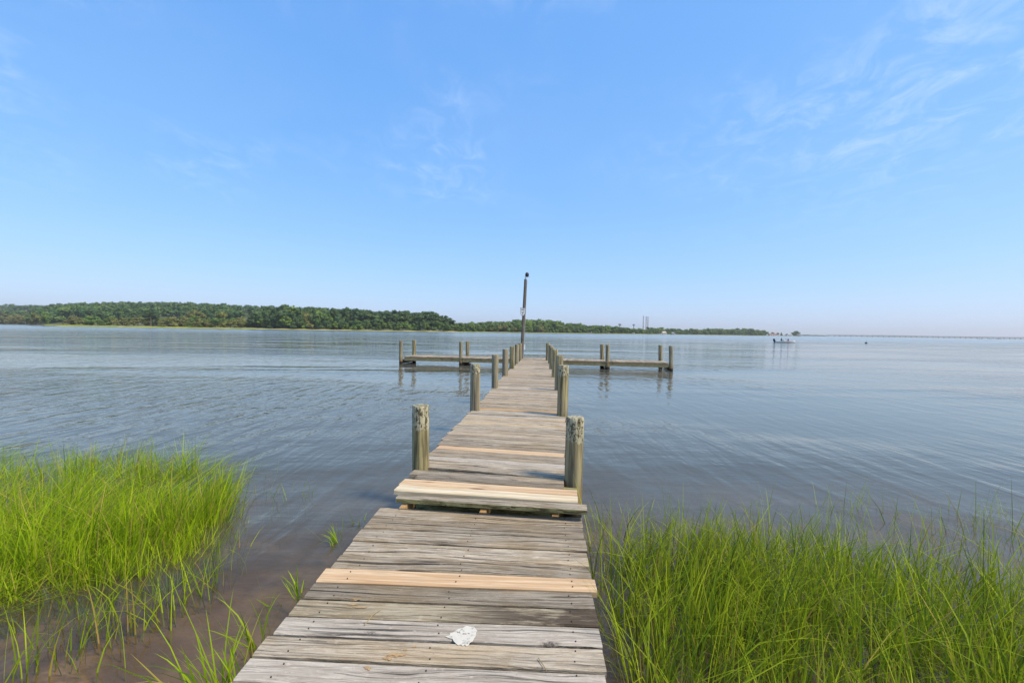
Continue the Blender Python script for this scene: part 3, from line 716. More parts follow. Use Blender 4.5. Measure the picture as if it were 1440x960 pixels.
# ---- crowns: leafy clumps spread through several uneven lobes
def crown(seed, kind, n_leaf=620, leaf=0.05):
    """arrays for a tree of height 1; returns verts, quads, tone"""
    g = np.random.default_rng(seed); lobes = []
    if kind == 'broad':
        for k in range(13):
            h = g.uniform(0.30, 0.88); sp = 0.34 * math.sin(min(1, (1.0 - h) / 0.45) * 1.4) + 0.04
            a = g.uniform(0, 6.28); r = sp * g.uniform(0.3, 1.0)
            lobes.append((r * math.cos(a), r * math.sin(a), h, g.uniform(0.11, 0.19), g.uniform(0.09, 0.15)))
    elif kind == 'bush':
        for k in range(11):
            h = g.uniform(0.12, 0.80); a = g.uniform(0, 6.28); r = 0.42 * (1.1 - h) * g.uniform(0.2, 1)
            lobes.append((r * math.cos(a), r * math.sin(a), h, g.uniform(0.14, 0.22), g.uniform(0.12, 0.18)))
    elif kind == 'pine':
        for k in range(14):
            h = g.uniform(0.35, 0.95); sp = 0.20 * (1.12 - h) / 0.6 + 0.03; a = g.uniform(0, 6.28); r = sp * g.uniform(0.2, 1.0)
            lobes.append((r * math.cos(a), r * math.sin(a), h, g.uniform(0.07, 0.13), g.uniform(0.045, 0.08)))
    else:   # conical
        for k in range(14):
            h = 0.14 + 0.82 * k / 14; sp = 0.20 * (1.02 - h); a = g.uniform(0, 6.28); r = sp * g.uniform(0.2, 0.7)
            lobes.append((r * math.cos(a), r * math.sin(a), h, 0.05 + 0.14 * (1 - h), 0.07))
    L = np.array(lobes); w = L[:, 3] ** 2; w /= w.sum()
    pick = g.choice(len(L), n_leaf, p=w); l = L[pick]
    u = g.normal(size=(n_leaf, 3)); u[:, 2] = u[:, 2] * 0.9 + 0.25; u /= np.linalg.norm(u, axis=1)[:, None]
    rr = g.uniform(0.72, 1.12, n_leaf)[:, None]
    c = l[:, :3] + u * rr * np.stack([l[:, 3], l[:, 3], l[:, 4]], 1)
    nrm = u + g.normal(scale=0.55, size=u.shape); nrm /= np.linalg.norm(nrm, axis=1)[:, None]
    t1 = np.cross(nrm, g.normal(size=u.shape)); t1 /= np.linalg.norm(t1, axis=1)[:, None]; t2 = np.cross(nrm, t1)
    s1 = leaf * g.uniform(0.6, 1.35, n_leaf)[:, None]; s2 = s1 * g.uniform(0.5, 1.0, n_leaf)[:, None]
    q = np.stack([c - t1 * s1 - t2 * s2 * 0.6, c + t1 * s1 * 0.7 - t2 * s2, c + t1 * s1 + t2 * s2 * 0.6, c - t1 * s1 * 0.7 + t2 * s2], 1)
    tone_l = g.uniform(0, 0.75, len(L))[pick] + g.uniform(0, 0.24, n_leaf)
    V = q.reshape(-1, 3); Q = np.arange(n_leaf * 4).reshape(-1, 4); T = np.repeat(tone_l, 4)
    # closed inner masses so the crown is not see-through all over
    iv = np.array([(0, 0, 1), (0.894, 0, 0.447), (0.276, 0.851, 0.447), (-0.724, 0.526, 0.447), (-0.724, -0.526, 0.447), (0.276, -0.851, 0.447), (0.724, 0.526, -0.447), (-0.276, 0.851, -0.447), (-0.894, 0, -0.447), (-0.276, -0.851, -0.447), (0.724, -0.526, -0.447), (0, 0, -1)])
    it = np.array([(0, 1, 2), (0, 2, 3), (0, 3, 4), (0, 4, 5), (0, 5, 1), (1, 6, 2), (2, 7, 3), (3, 8, 4), (4, 9, 5), (5, 10, 1), (6, 7, 2), (7, 8, 3), (8, 9, 4), (9, 10, 5), (10, 6, 1), (11, 7, 6), (11, 8, 7), (11, 9, 8), (11, 10, 9), (11, 6, 10)])
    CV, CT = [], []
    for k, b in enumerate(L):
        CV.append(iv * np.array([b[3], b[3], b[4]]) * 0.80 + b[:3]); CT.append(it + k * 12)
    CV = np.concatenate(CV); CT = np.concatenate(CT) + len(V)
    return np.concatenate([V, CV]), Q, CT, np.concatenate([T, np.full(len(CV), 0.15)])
PROTO = {}
for kind, ns in (('broad', 5), ('bush', 3), ('pine', 4), ('cone', 2)):
    PROTO[kind] = []
    for k in range(ns):
        V, Q, T3, tone = crown(100 + k * 7 + len(kind), kind, 620 if kind != 'cone' else 420, 0.036 if kind in ('broad', 'bush') else 0.026)
        PROTO[kind].append((V, Q, T3, tone))
CM = {}
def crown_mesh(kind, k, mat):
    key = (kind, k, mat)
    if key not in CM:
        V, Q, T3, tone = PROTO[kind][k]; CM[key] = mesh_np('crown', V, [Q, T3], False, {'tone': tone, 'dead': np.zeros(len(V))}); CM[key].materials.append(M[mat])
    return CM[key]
TM = {}
def trunk_mesh(kind):
    if kind not in TM:
        top = {'broad': 0.62, 'bush': 0.45, 'pine': 0.9, 'cone': 0.85}[kind]; b = MB(); r = 0.016 if kind != 'bush' else 0.02
        b.tube([(0, 0, -0.05), (0.004, 0.002, top * 0.4), (-0.006, 0.003, top)], [r * 1.25, r, r * 0.4], 7)
        rr = random.Random(len(kind))
        for k in range(5):
            z = top * (0.45 + 0.1 * k); a = rr.uniform(0, 6.28); L = 0.16 if kind in ('broad', 'bush') else 0.09
            b.tube([(0, 0, z), (math.cos(a) * L, math.sin(a) * L, z + L * 0.7)], [r * 0.5, r * 0.2], 5)
        me = bpy.data.meshes.new('trunk'); me.from_pydata(b.v, [], b.f); me.update(); me.materials.append(M['bark']); TM[kind] = me
    return TM[kind]
def tree(name, x, y, z, h, kind, k, mat, label, group=None, wide=1.0, cat='tree'):
    t = empty(name, (x, y, z)); tag(t, label, cat, group)
    a = random.uniform(0, 6.28)
    for nm_, me in (('trunk', trunk_mesh(kind)), ('crown', crown_mesh(kind, k, mat))):
        o = link(nm_, me, None, t); o.scale = (h * wide, h * wide, h); o.rotation_euler = (0, 0, a)
    return t
def forest(name, items, mat, label, cat='forest'):
    """items: x, y, z, h, kind, wide -> one mass of crowns"""
    VV, QQ, TT, tn_ = [], [], [], []; base = 0
    for (x, y, z, h, kind, wide, step) in items:
        V, Q, T3, tone = PROTO[kind][random.randrange(len(PROTO[kind]))]
        a = random.uniform(0, 6.28); c, s = math.cos(a), math.sin(a)
        nl = len(Q); keep = nl // step
        Vq = V[:nl * 4].reshape(nl, 4, 3)[:keep]
        if step > 1:
            cen = Vq.mean(1, keepdims=True); Vq = cen + (Vq - cen) * (1 + 0.35 * (step - 1))
        Vn = np.concatenate([Vq.reshape(-1, 3), V[nl * 4:]]); tn2 = np.concatenate([tone[:keep * 4], tone[nl * 4:]])
        W = np.stack([(Vn[:, 0] * c - Vn[:, 1] * s) * h * wide + x, (Vn[:, 0] * s + Vn[:, 1] * c) * h * wide + y, Vn[:, 2] * h + z], 1)
        VV.append(W); QQ.append(Q[:keep] + base); TT.append(T3 - nl * 4 + keep * 4 + base)
        shift = random.uniform(-0.35, 0.35); tn_.append(np.clip(tn2 + shift, 0, 0.99)); base += len(W)
    V = np.concatenate(VV)
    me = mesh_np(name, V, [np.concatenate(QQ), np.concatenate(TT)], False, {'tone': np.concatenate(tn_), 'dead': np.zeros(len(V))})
    o = link(name, me, M[mat]); tag(o, label, cat, kind='stuff'); return o
def top_z(px, ty, y): return at_depth(px, ty, y).z

rr = random.Random(31)
# wooded hill behind the point
items = []
for k in range(1150):
    px = rr.uniform(-420, 520); v = rr.uniform(0.30, 1.0); y = interp(px, WL) + (v ** 1.5) * 900
    z = hz(px, v) - 1; lim = top_z(px, interp(px, SKY_HILL) + rr.uniform(-0.8, 2.5), y)
    h = rr.uniform(13, 20)
    if z + h > lim: h = lim - z
    if h < 6: continue
    items.append((px_x(px, y), y, z, h, rr.choice(['broad', 'broad', 'bush', 'pine']), rr.uniform(1.1, 1.5), 3))
for k in range(260):
    px = rr.uniform(-420, 520); y = interp(px, WL) + 900 * rr.uniform(0.75, 0.95); lim = top_z(px, interp(px, SKY_HILL) + rr.uniform(-1.3, 1.2), y)
    h = rr.uniform(15, 21); items.append((px_x(px, y), y, lim - h, h, rr.choice(['broad', 'bush']), rr.uniform(1.1, 1.5), 3))
forest('hill_forest', items, 'leaf_hill', 'dense green woodland covering the hill behind the marshy point')
# the shore wood left of the point
items = []
for k in range(150):
    px = rr.uniform(-420, 175); y = interp(px, WL) + rr.uniform(20, 130) + (190 if px > 50 else 0)
    h = rr.uniform(11, 16); items.append((px_x(px, y), y, 0.6, h, rr.choice(['broad', 'bush', 'broad']), rr.uniform(1.0, 1.4), 2))
forest('shore_wood', items, 'leaf_olive', 'olive woodland along the far left shore')
# wood in the middle
items = []
for k in range(330):
    px = rr.uniform(352, 636); d = rr.uniform(14, 120); y = interp(px, WL) + d
    lim = top_z(px, interp(px, SKY_MID) + rr.uniform(-2.5, 4), y); h = min(lim - 0.8, rr.uniform(15, 30)) if px > 370 else rr.uniform(12, 16)
    items.append((px_x(px, y), y, 0.6, max(6, h), rr.choice(['pine', 'broad', 'pine', 'cone'] if px > 480 else ['broad', 'bush', 'pine']), rr.uniform(1.0, 1.5) if px > 480 else rr.uniform(0.8, 1.1), 2))
forest('pine_wood', items, 'leaf_dark', 'dark wood of pines and broad trees along the middle of the far shore')
items = []
for k in range(330):
    px = rr.uniform(626, 884); d = rr.uniform(12, 110); y = interp(px, WL) + d
    lim = top_z(px, interp(px, SKY_R) + rr.uniform(-0.4, 2.5), y); h = max(5, lim - 0.8) * rr.uniform(0.85, 1.0)
    items.append((px_x(px, y), y, 0.6, h, rr.choice(['broad', 'bush', 'broad']), rr.uniform(1.1, 1.5), 2))
forest('green_wood', items, 'leaf', 'even green wood along the far shore behind the leaning pole')
items = []
for k in range(190):
    px = rr.uniform(880, 1078); d = rr.uniform(14, 120); y = interp(px, WL) + d
    lim = top_z(px, interp(px, SKY_FAR) + rr.uniform(-0.3, 2.0), y); h = max(4, lim - 0.8) * rr.uniform(0.8, 1.0)
    items.append((px_x(px, y), y, 0.6, h, rr.choice(['broad', 'bush', 'broad']), rr.uniform(1.2, 1.6), 3))
forest('distant_wood', items, 'leaf', 'distant green wood on the low point right of the chimneys')

# front row trees one can tell apart
def place(px, off, ty, kind, mat, label, group=None, wide=1.0, name='broadleaf_tree'):
    y = interp(px, WL) + off; h = max(3, top_z(px, ty, y) - 0.5)
    return tree(name, px_x(px, y), y, 0.5, h, kind, rr.randrange(len(PROTO[kind])), mat, label, group, wide)
place(410, 20, 426.2, 'broad', 'leaf', 'tallest full crowned tree rising above the far shore skyline', None, 1.05)
place(452, 16, 431.5, 'broad', 'leaf', 'broad tree right of the tallest tree, with a rounded top', None, 1.0)
place(432, 12, 437, 'bush', 'leaf_olive', 'low olive tree between the two tallest far shore trees', None, 0.9)
place(310, 8, 436.5, 'bush', 'leaf_olive', 'big olive brown tree at the right end of the marshy point', None, 1.15)
place(285, 12, 440, 'bush', 'leaf_olive', 'olive tree beside the big brown one on the marshy point', None, 1.1)
place(338, 9, 446, 'bush', 'leaf_olive', 'small olive tree at the very tip of the marshy point', None, 1.2)
place(275, 60, 433, 'broad', 'leaf_olive', 'bare topped brownish tree standing above the point', None, 1.2)
place(212, 30, 435, 'pine', 'leaf_dark', 'dark pine standing behind the middle of the marshy point', None, 1.9, 'pine_tree')
place(610, 10, 440.5, 'pine', 'leaf_dark', 'dark pine at the right end of the middle wood', None, 1.5, 'pine_tree')
place(1119, 6, 464.3, 'broad', 'leaf', 'lone rounded tree at the tip of the distant point', None, 1.5)
place(1099, 6, 467.0, 'cone', 'leaf_dark', 'small dark conical tree beside the lone rounded tree', None, 1.5, 'conifer_tree')
place(1055, 10, 460.6, 'broad', 'leaf', 'tall rounded tree rising from the distant wood near the boat', None, 1.5)
place(912, 4, 459.0, 'bush', 'leaf', 'dense dark green tree directly under the tall chimneys', None, 1.4)
ONE = 'first second third fourth fifth sixth seventh eighth ninth tenth eleventh twelfth thirteenth fourteenth fifteenth sixteenth seventeenth eighteenth nineteenth'.split()
ORD = ONE + ['twentieth'] + ['twenty-' + q for q in ONE[:9]] + ['thirtieth'] + ['thirty-' + q for q in ONE[:9]]
def run(a, b, n, off, tyf, kinds, mats, label, group, wide=(0.9, 1.3), name='broadleaf_tree'):
    for k in range(n):
        px = a + (b - a) * (k + rr.uniform(0.2, 0.8)) / n
        place(px, rr.uniform(*off), tyf(px) + rr.uniform(-2.5, 3), rr.choice(kinds), rr.choice(mats), ORD[k] + ' from left of the ' + label, group, rr.uniform(*wide), name)
run(6, 66, 7, (4, 20), lambda p: 441, ['broad', 'bush'], ['leaf_olive', 'leaf_olive', 'leaf'], 'olive shoreline trees left of the marshy point', 'trees left of the point', (1.0, 1.4))
run(92, 232, 17, (36, 58), lambda p: 444, ['broad', 'bush'], ['leaf_olive', 'leaf'], 'olive trees behind the marsh meadow', 'trees behind the marsh', (1.0, 1.4))
run(226, 352, 20, (-3, 34), lambda p: 446, ['bush', 'broad', 'bush'], ['leaf_olive', 'leaf_olive', 'leaf'], 'scrubby trees crowding the marshy point', 'trees crowding the point', (1.0, 1.4))
run(366, 470, 14, (8, 14), lambda p: 444, ['broad', 'bush'], ['leaf', 'leaf', 'leaf_dark'], 'green trees along the pale beach', 'trees along the pale beach', (0.9, 1.2))
run(470, 630, 24, (6, 12), lambda p: 451, ['bush', 'broad'], ['leaf', 'leaf_dark', 'leaf'], 'lower green trees before the dark pine wood', 'trees in front of the pine wood', (0.9, 1.25))
run(634, 880, 34, (4, 12), lambda p: interp(p, SKY_R) + 6, ['broad', 'bush'], ['leaf', 'leaf', 'leaf_olive'], 'front row trees of the even green wood', 'trees in front of the even wood', (1.0, 1.4))
run(938, 1080, 22, (4, 12), lambda p: interp(p, SKY_FAR) + 4.0, ['broad', 'bush'], ['leaf', 'leaf', 'leaf_olive'], 'front row trees of the distant wood', 'trees in front of the distant wood', (1.2, 1.6))
run(1082, 1124, 6, (10, 22), lambda p: 468, ['bush', 'broad'], ['leaf', 'leaf_dark'], 'low trees among the houses on the distant point', 'low trees by the distant houses', (1.3, 1.8))

# ---- houses on the distant point
def house(px, off, wpx, h, roofm, label, depth=8, roof_h=2.2):
    y = interp(px, WL) + off; w = wpx / 640 * y; x = px_x(px, y)
    t = empty('house', (x, y, 0.4)); tag(t, label, 'house')
    MB().box((0, 0, h / 2), (w, depth, h)).build('wall', M['siding'], t)
    r = MB(); e = 0.5
    r.add([(-w / 2 - e, -depth / 2 - e, h), (w / 2 + e, -depth / 2 - e, h), (w / 2 + e, depth / 2 + e, h), (-w / 2 - e, depth / 2 + e, h), (-w / 2 + 1, 0, h + roof_h), (w / 2 - 1, 0, h + roof_h)],
          [(0, 1, 5, 4), (2, 3, 4, 5), (1, 2, 5), (3, 0, 4), (3, 2, 1, 0)]); r.build('roof', M[roofm], t)
    for u in (-0.32, 0.0, 0.32):
        if u == 0.0: MB().box((0, -depth / 2 - 0.02, 1.05), (1.2, 0.1, 2.1)).build('door', M['roof_grey'], t)
        else: MB().box((u * w, -depth / 2 - 0.02, h * 0.55), (1.6, 0.1, 1.3)).build('window', M['pane'], t)
    return t
house(931, -1, 11, 2.6, 'roof_tan', 'pale tan roofed house on the shore right of the chimneys', 8, 2.8)
house(946, -1, 4, 2.6, 'roof_grey', 'small pale shed right of the tan roofed house', 5, 1.5)
house(1087, -2, 11, 2.8, 'roof_red', 'low red roofed house on the distant point behind the boat', 8, 2.4)
house(1110, -2, 8, 2.6, 'roof_grey', 'grey roofed white house left of the lone rounded tree', 7, 2.0)
house(1125.5, -2, 3, 3.0, 'roof_grey', 'tiny white house at the tip of the distant point', 4, 1.2)
# ---- power station chimneys and water towers, far behind the wood
def chimney(px, ty, y, dia, label):
    z = top_z(px, ty, y); x = px_x(px, y); t = empty('chimney', (x, y, 0)); tag(t, label, 'chimney', 'tall chimneys on the skyline')
    MB().tube([(0, 0, 0), (0, 0, z * 0.5), (0, 0, z)], [dia * 0.62, dia * 0.55, dia * 0.48], 12).build('shaft', M['stack'], t)
    MB().tube([(0, 0, z * 0.955), (0, 0, z * 1.004)], [dia * 0.56, dia * 0.56], 12).build('cap_ring', M['roof_red'], t)
chimney(904.4, 444.3, 3000, 6.0, 'leftmost of the three tall thin chimneys on the far skyline')
chimney(908.4, 445.0, 3000, 6.0, 'middle of the three tall thin chimneys on the far skyline')
chimney(910.9, 445.3, 3000, 6.0, 'rightmost of the three tall thin chimneys on the far skyline')
def water_tower(px, ty, y, wpx, label):
    z = top_z(px, ty, y); x = px_x(px, y); r = wpx / 640 * y / 2; t = empty('water_tower', (x, y, 0)); tag(t, label, 'tower', 'water towers on the skyline')
    MB().tube([(0, 0, 0), (0, 0, z - r * 1.2)], [r * 0.28, r * 0.22], 10).build('shaft', M['hazeblue'], t)
    MB().tube([(0, 0, z - r * 1.3), (0, 0, z - r * 1.0), (0, 0, z - r * 0.5), (0, 0, z - r * 0.15), (0, 0, z)], [r * 0.25, r * 0.8, r, r * 0.75, r * 0.15], 14).build('tank', M['hazeblue'], t)
water_tower(871.5, 455.0, 2400, 4.6, 'left of the two pale mushroom shaped towers above the wood')
water_tower(891, 455.6, 2400, 3.8, 'right of the two pale mushroom shaped towers, nearer the chimneys')

# ---- far blue coast and the long bridge
def ridge(name, x0, x1, y, pxs, mat, depth=700):
    vs = []; n = len(pxs)
    for j in range(5):
        for px, ty in pxs:
            yy = y + depth * j / 4; z = -0.5 if j == 0 else max(1.0, (top_z(px, ty, y) + rr.uniform(-1.2, 1.2)) * (0.65, 1.0, 0.9, 0.7)[j - 1])
            vs.append((px_x(px, yy), yy, z))
    i = np.arange((n - 1) * 4); r, c = i // (n - 1), i % (n - 1); a = r * n + c
    return tag(link(name, mesh_np(name, vs, [np.stack([a, a + 1, a + n + 1, a + n], 1)], True), mat), kind='structure')
pts = [(p, interp(p, [(1080, 471.4), (1150, 471.6), (1240, 470.6), (1330, 472.2), (1440, 473.4), (1500, 473.6), (2600, 488)])) for p in range(1080, 2600, 7)]
ridge('far_hills', 0, 0, 5200, pts, M['hills'], 1500)
pts = [(p, interp(p, [(1120, 470.6), (1135, 470.4), (1160, 471.3), (1166, 473)])) for p in range(1120, 1167, 4)]
ridge('far_point', 0, 0, 2300, pts, M['hills'], 300)
by = 3400
bridge = empty('bridge', (px_x(1300, by), by, 0)); tag(bridge, 'long low bridge crossing the far water at the right', 'bridge')
bx0, bx1 = px_x(1162, by), px_x(1640, by); ox = bridge.location.x
MB().box(((bx0 + bx1) / 2 - ox, 0, 10.0), (bx1 - bx0, 12, 2.2)).build('deck', M['hazeblue'], bridge)
MB().box(((bx0 + bx1) / 2 - ox, -5.9, 12.3), (bx1 - bx0 - 2, 0.4, 1.1)).build('parapet', M['hazeblue'], bridge)
pm = None
for k in range(62):
    x = bx0 + (bx1 - bx0) * (k + 0.5) / 62
    if pm is None: o = MB().box((0, 0, 4.0), (4.0, 9, 8.4)).build('pier', M['hazeblue'], bridge); pm = o.data
    else: o = link('pier', pm, None, bridge)
    o.location = (x - ox, 0, 0)

# ================================================================== ON THE WATER
def loft(rings):
    n = len(rings[0]); b = MB(); vs = [v for r in rings for v in r]; fs = []
    for i in range(len(rings) - 1):
        for k in range(n - 1): fs.append((i * n + k, (i + 1) * n + k, (i + 1) * n + k + 1, i * n + k + 1))
    b.add(vs, fs, True); return b
wb = ground(1104, 481.8, 0.0); bt = empty('motorboat', (wb.x, wb.y, 0)); bt.rotation_euler = (0, 0, R(-6)); bt.scale = (0.9, 0.9, 0.85)
tag(bt, 'small grey white open motorboat with outboard engine on the far water', 'boat')
Lb = 5.0; rings = []
for i in range(11):
    u = i / 10; x = -Lb / 2 + Lb * u; hw = 0.95 * (1 - max(0, (u - 0.45) / 0.55) ** 2.2) + 0.01; sh = 0.44 + 0.24 * u ** 2; k0 = -0.22 + 0.30 * max(0, u - 0.7) / 0.3
    rings.append([(x, -hw, sh), (x, -hw * 0.93, sh * 0.45), (x, -hw * 0.7, -0.05 + 0.1 * u), (x, 0, k0), (x, hw * 0.7, -0.05 + 0.1 * u), (x, hw * 0.93, sh * 0.45), (x, hw, sh), (x, hw - 0.08 * min(1, hw * 2), sh + 0.02), (x, max(0, hw - 0.14), 0.18), (x, -max(0, hw - 0.14), 0.18), (x, -hw + 0.08 * min(1, hw * 2), sh + 0.02), (x, -hw, sh)])
hb = loft(rings); hb.add(rings[0][:7], [tuple(range(7))[::-1]]); hb.build('hull', M['grey'], bt)
MB().box((-0.1, 0, 0.50), (0.5, 0.6, 0.62)).build('console', M['white'], bt); con_ = bt.children[-1]
MB().bar((0.1, 0, 0.80), (0.18, 0, 0.98), 0.56, 0.02).build('windscreen', M['pane'], con_)
MB().box((-0.95, 0, 0.31), (0.5, 1.0, 0.32)).build('seat', M['white'], bt)
eng = MB().tube([(-2.7, 0, 0.42), (-2.72, 0, 0.6), (-2.72, 0, 0.95), (-2.66, 0, 1.08)], [0.18, 0.27, 0.26, 0.12], 12).box((-2.66, 0, 0.05), (0.22, 0.10, 0.9)).box((-2.5, 0, 0.5), (0.16, 0.3, 0.2)).build('outboard_engine', M['black'], bt)
rail = MB()
for s in (-1, 1): rail.tube([(0.9, s * 0.86, 0.50), (1.3, s * 0.74, 0.70), (2.35, s * 0.05, 0.80)], [0.015] * 3, 6)
rail.build('bow_rail', M['galv'], bt)

def person(loc, rz, shirt, label, seated=True):
    """one skinned figure, seated with hands forward"""
    if seated:
        J = {'pel': (0, 0, 0), 'chest': (0.05, 0, 0.38), 'neck': (0.08, 0, 0.52), 'head': (0.10, 0, 0.64), 'crown': (0.10, 0, 0.78),
             'shl': (0.05, 0.19, 0.45), 'ell': (0.14, 0.25, 0.18), 'hal': (0.38, 0.16, 0.24), 'shr': (0.05, -0.19, 0.45), 'elr': (0.14, -0.25, 0.18), 'har': (0.38, -0.16, 0.24),
             'kl': (0.42, 0.13, 0.03), 'fl': (0.42, 0.13, -0.40), 'tl': (0.58, 0.13, -0.43), 'kr': (0.42, -0.13, 0.03), 'fr': (0.42, -0.13, -0.40), 'tr': (0.58, -0.13, -0.43), 'hpl': (0.04, 0.1, -0.02), 'hpr': (0.04, -0.1, -0.02)}
    else:
        J = {'pel': (0, 0, 0.88), 'chest': (0, 0, 1.28), 'neck': (0, 0, 1.45), 'head': (0.02, 0, 1.58), 'crown': (0.02, 0, 1.72),
             'shl': (0, 0.19, 1.38), 'ell': (0.06, 0.25, 1.12), 'hal': (0.32, 0.14, 1.08), 'shr': (0, -0.19, 1.38), 'elr': (0.06, -0.25, 1.12), 'har': (0.32, -0.14, 1.08),
             'kl': (0.02, 0.11, 0.47), 'fl': (-0.02, 0.12, 0.07), 'tl': (0.14, 0.13, 0.03), 'kr': (0.02, -0.11, 0.47), 'fr': (-0.02, -0.12, 0.07), 'tr': (0.14, -0.13, 0.03), 'hpl': (0, 0.1, 0.84), 'hpr': (0, -0.1, 0.84)}
    Rr = {'pel': 0.15, 'chest': 0.16, 'neck': 0.06, 'head': 0.10, 'crown': 0.075, 'shl': 0.07, 'shr': 0.07, 'ell': 0.045, 'elr': 0.045, 'hal': 0.035, 'har': 0.035, 'hpl': 0.10, 'hpr': 0.10, 'kl': 0.065, 'kr': 0.065, 'fl': 0.045, 'fr': 0.045, 'tl': 0.035, 'tr': 0.035}
    E = [('pel', 'chest'), ('chest', 'neck'), ('neck', 'head'), ('head', 'crown'), ('chest', 'shl'), ('shl', 'ell'), ('ell', 'hal'), ('chest', 'shr'), ('shr', 'elr'), ('elr', 'har'), ('pel', 'hpl'), ('hpl', 'kl'), ('kl', 'fl'), ('fl', 'tl'), ('pel', 'hpr'), ('hpr', 'kr'), ('kr', 'fr'), ('fr', 'tr')]
    ks = list(J); me = bpy.data.meshes.new('person'); me.from_pydata([J[k] for k in ks], [(ks.index(a), ks.index(b)) for a, b in E], [])
    o = link('person', me, M[shirt], None, loc); o.rotation_euler = (0, 0, rz)
    sm = o.modifiers.new('skin', 'SKIN'); sub = o.modifiers.new('sub', 'SUBSURF'); sub.levels = sub.render_levels = 1
    for k, v in zip(ks, me.skin_vertices[0].data): v.radius = (Rr[k], Rr[k]); v.use_root = (k == 'pel')
    me.materials.append(M['skin'])
    tag(o, label, 'person'); return o
mwb = Matrix.Translation(wb) @ Matrix.Rotation(R(-6), 4, 'Z') @ Matrix.Diagonal((0.9, 0.9, 0.85, 1))
person(mwb @ Vector((-0.95, 0.1, 0.42)), R(-6), 'navy', 'person in dark clothes sitting behind the console of the motorboat')
person(mwb @ Vector((0.75, -0.15, 0.34)), R(174), 'redcloth', 'person in red sitting forward of the console of the motorboat')

pb_ = ground(1218, 482.6, 0.0); bu = empty('buoy', (pb_.x, pb_.y, 0)); tag(bu, 'small dark round buoy floating alone on the open water', 'buoy')
MB().tube([(0, 0, -0.2), (0, 0, -0.05), (0, 0, 0.12), (0, 0, 0.26), (0, 0, 0.32)], [0.12, 0.28, 0.30, 0.2, 0.06], 14).build('float', M['black'], bu)
MB().tube([(0, 0, 0.3), (0, 0, 0.55)], [0.03, 0.03], 8).build('staff', M['black'], bu)
# moored boats far to the right
fy = 1500
for px, L_, label, mt in ((1393, 14, 'white cabin boat moored far off at the right near the bridge', 'white'),):
    x = px_x(px, fy); t = empty('cabin_boat', (x, fy, 0)); tag(t, label, 'boat'); rings = []
    for i in range(8):
        u = i / 7; xx = -L_ / 2 + L_ * u; hw = 1.9 * (1 - max(0, (u - .5) / .5) ** 2.2) + .02; sh = 1.5 + 0.9 * u * u
        rings.append([(xx, -hw, sh), (xx, -hw * .8, 0.1), (xx, 0, -0.4), (xx, hw * .8, 0.1), (xx, hw, sh), (xx, -hw, sh)])
    hb = loft(rings); hb.add(rings[0][:5], [tuple(range(5))[::-1]]); hb.build('hull', M['white'], t)
    MB().box((-0.6, 0, 2.6), (5.5, 2.6, 2.2)).build('cabin', M['white'], t); MB().box((-0.6, 0, 2.9), (5.56, 2.66, 0.6)).build('window', M['pane'], t)
for px, w, label in ((1378, 16, 'low dark floating jetty left of the far cabin boat'), (1405, 14, 'low dark floating jetty right of the far cabin boat')):
    x = px_x(px, fy); t = empty('floating_jetty', (x, fy, 0)); tag(t, label, 'jetty')
    MB().box((0, 0, 1.4), (w, 3, 0.5)).build('deck', M['black'], t)
    for u in (-0.42, 0, 0.42): MB().box((u * w, 0, 0.5), (0.6, 2.4, 2.4)).build('post', M['black'], t)

# ================================================================== MARSH GRASS
def blades(name, bx, by, h, lean, leandir, width, curl, mat, label, dead_p=0.05, z0=None):
    n = len(bx); lev = np.array([0, 0.3, 0.6, 0.85, 1.0])
    z0 = -bottom_depth(bx, by) - 0.02 if z0 is None else z0
    ld = np.stack([np.cos(leandir), np.sin(leandir)], 1); fac = rng.uniform(0, 6.28, n); wd = np.stack([np.cos(fac), np.sin(fac)], 1)
    P = []
    for i, u in enumerate(lev):
        off = (lean * u + curl * u ** 2.6) * h; zz_ = z0 + h * u * np.sqrt(np.clip(1 - (lean * 0.55) ** 2, 0.15, 1)) - curl * 0.55 * h * u ** 3.2
        c = np.stack([bx + ld[:, 0] * off, by + ld[:, 1] * off, np.maximum(zz_, z0 + 0.01)], 1)
        wv = width * (1.0, 0.95, 0.75, 0.42, 0.0)[i] / 2
        if i < 4:
            d = np.stack([wd[:, 0] * wv, wd[:, 1] * wv, np.zeros(n)], 1); P += [c - d, c + d]
        else: P.append(c)
    V = np.stack(P, 1).reshape(-1, 3); b = np.arange(n)[:, None] * 9
    Q = np.concatenate([b + np.array([2 * i, 2 * i + 1, 2 * i + 3, 2 * i + 2]) for i in range(3)]); T3 = b + np.array([6, 7, 8])
    tone = np.repeat(np.clip(rng.normal(0.55, 0.30, n), 0, 0.99), 9); dead = np.repeat((rng.uniform(size=n) < dead_p) * rng.uniform(0.5, 1, n), 9)
    lv = np.tile(np.array([0, 0, .3, .3, .6, .6, .85, .85, 1]), n); tone = np.clip(tone + 0.12 * (lv - 0.5), 0, 0.99)
    o = link(name, mesh_np(name, V, [Q, T3], False, {'tone': tone, 'dead': dead}), M[mat]); tag(o, label, 'grass', kind='stuff'); return o
def inside(px, py, poly):
    c = np.zeros(len(px), bool); n = len(poly)
    for i in range(n):
        x0, y0 = poly[i]; x1, y1 = poly[i - 1]
        k = ((y0 > py) != (y1 > py)) & (px < (x1 - x0) * (py - y0) / (y1 - y0 + 1e-12) + x0); c ^= k
    return c
def wpoly(pp): return [(ground(x, y, 0.0).x, ground(x, y, 0.0).y) for x, y in pp]
def scatter(poly, n):
    xs = [p[0] for p in poly]; ys = [p[1] for p in poly]; X = rng.uniform(min(xs), max(xs), n * 3); Y = rng.uniform(min(ys), max(ys), n * 3)
    k = inside(X, Y, poly); return X[k][:n], Y[k][:n]
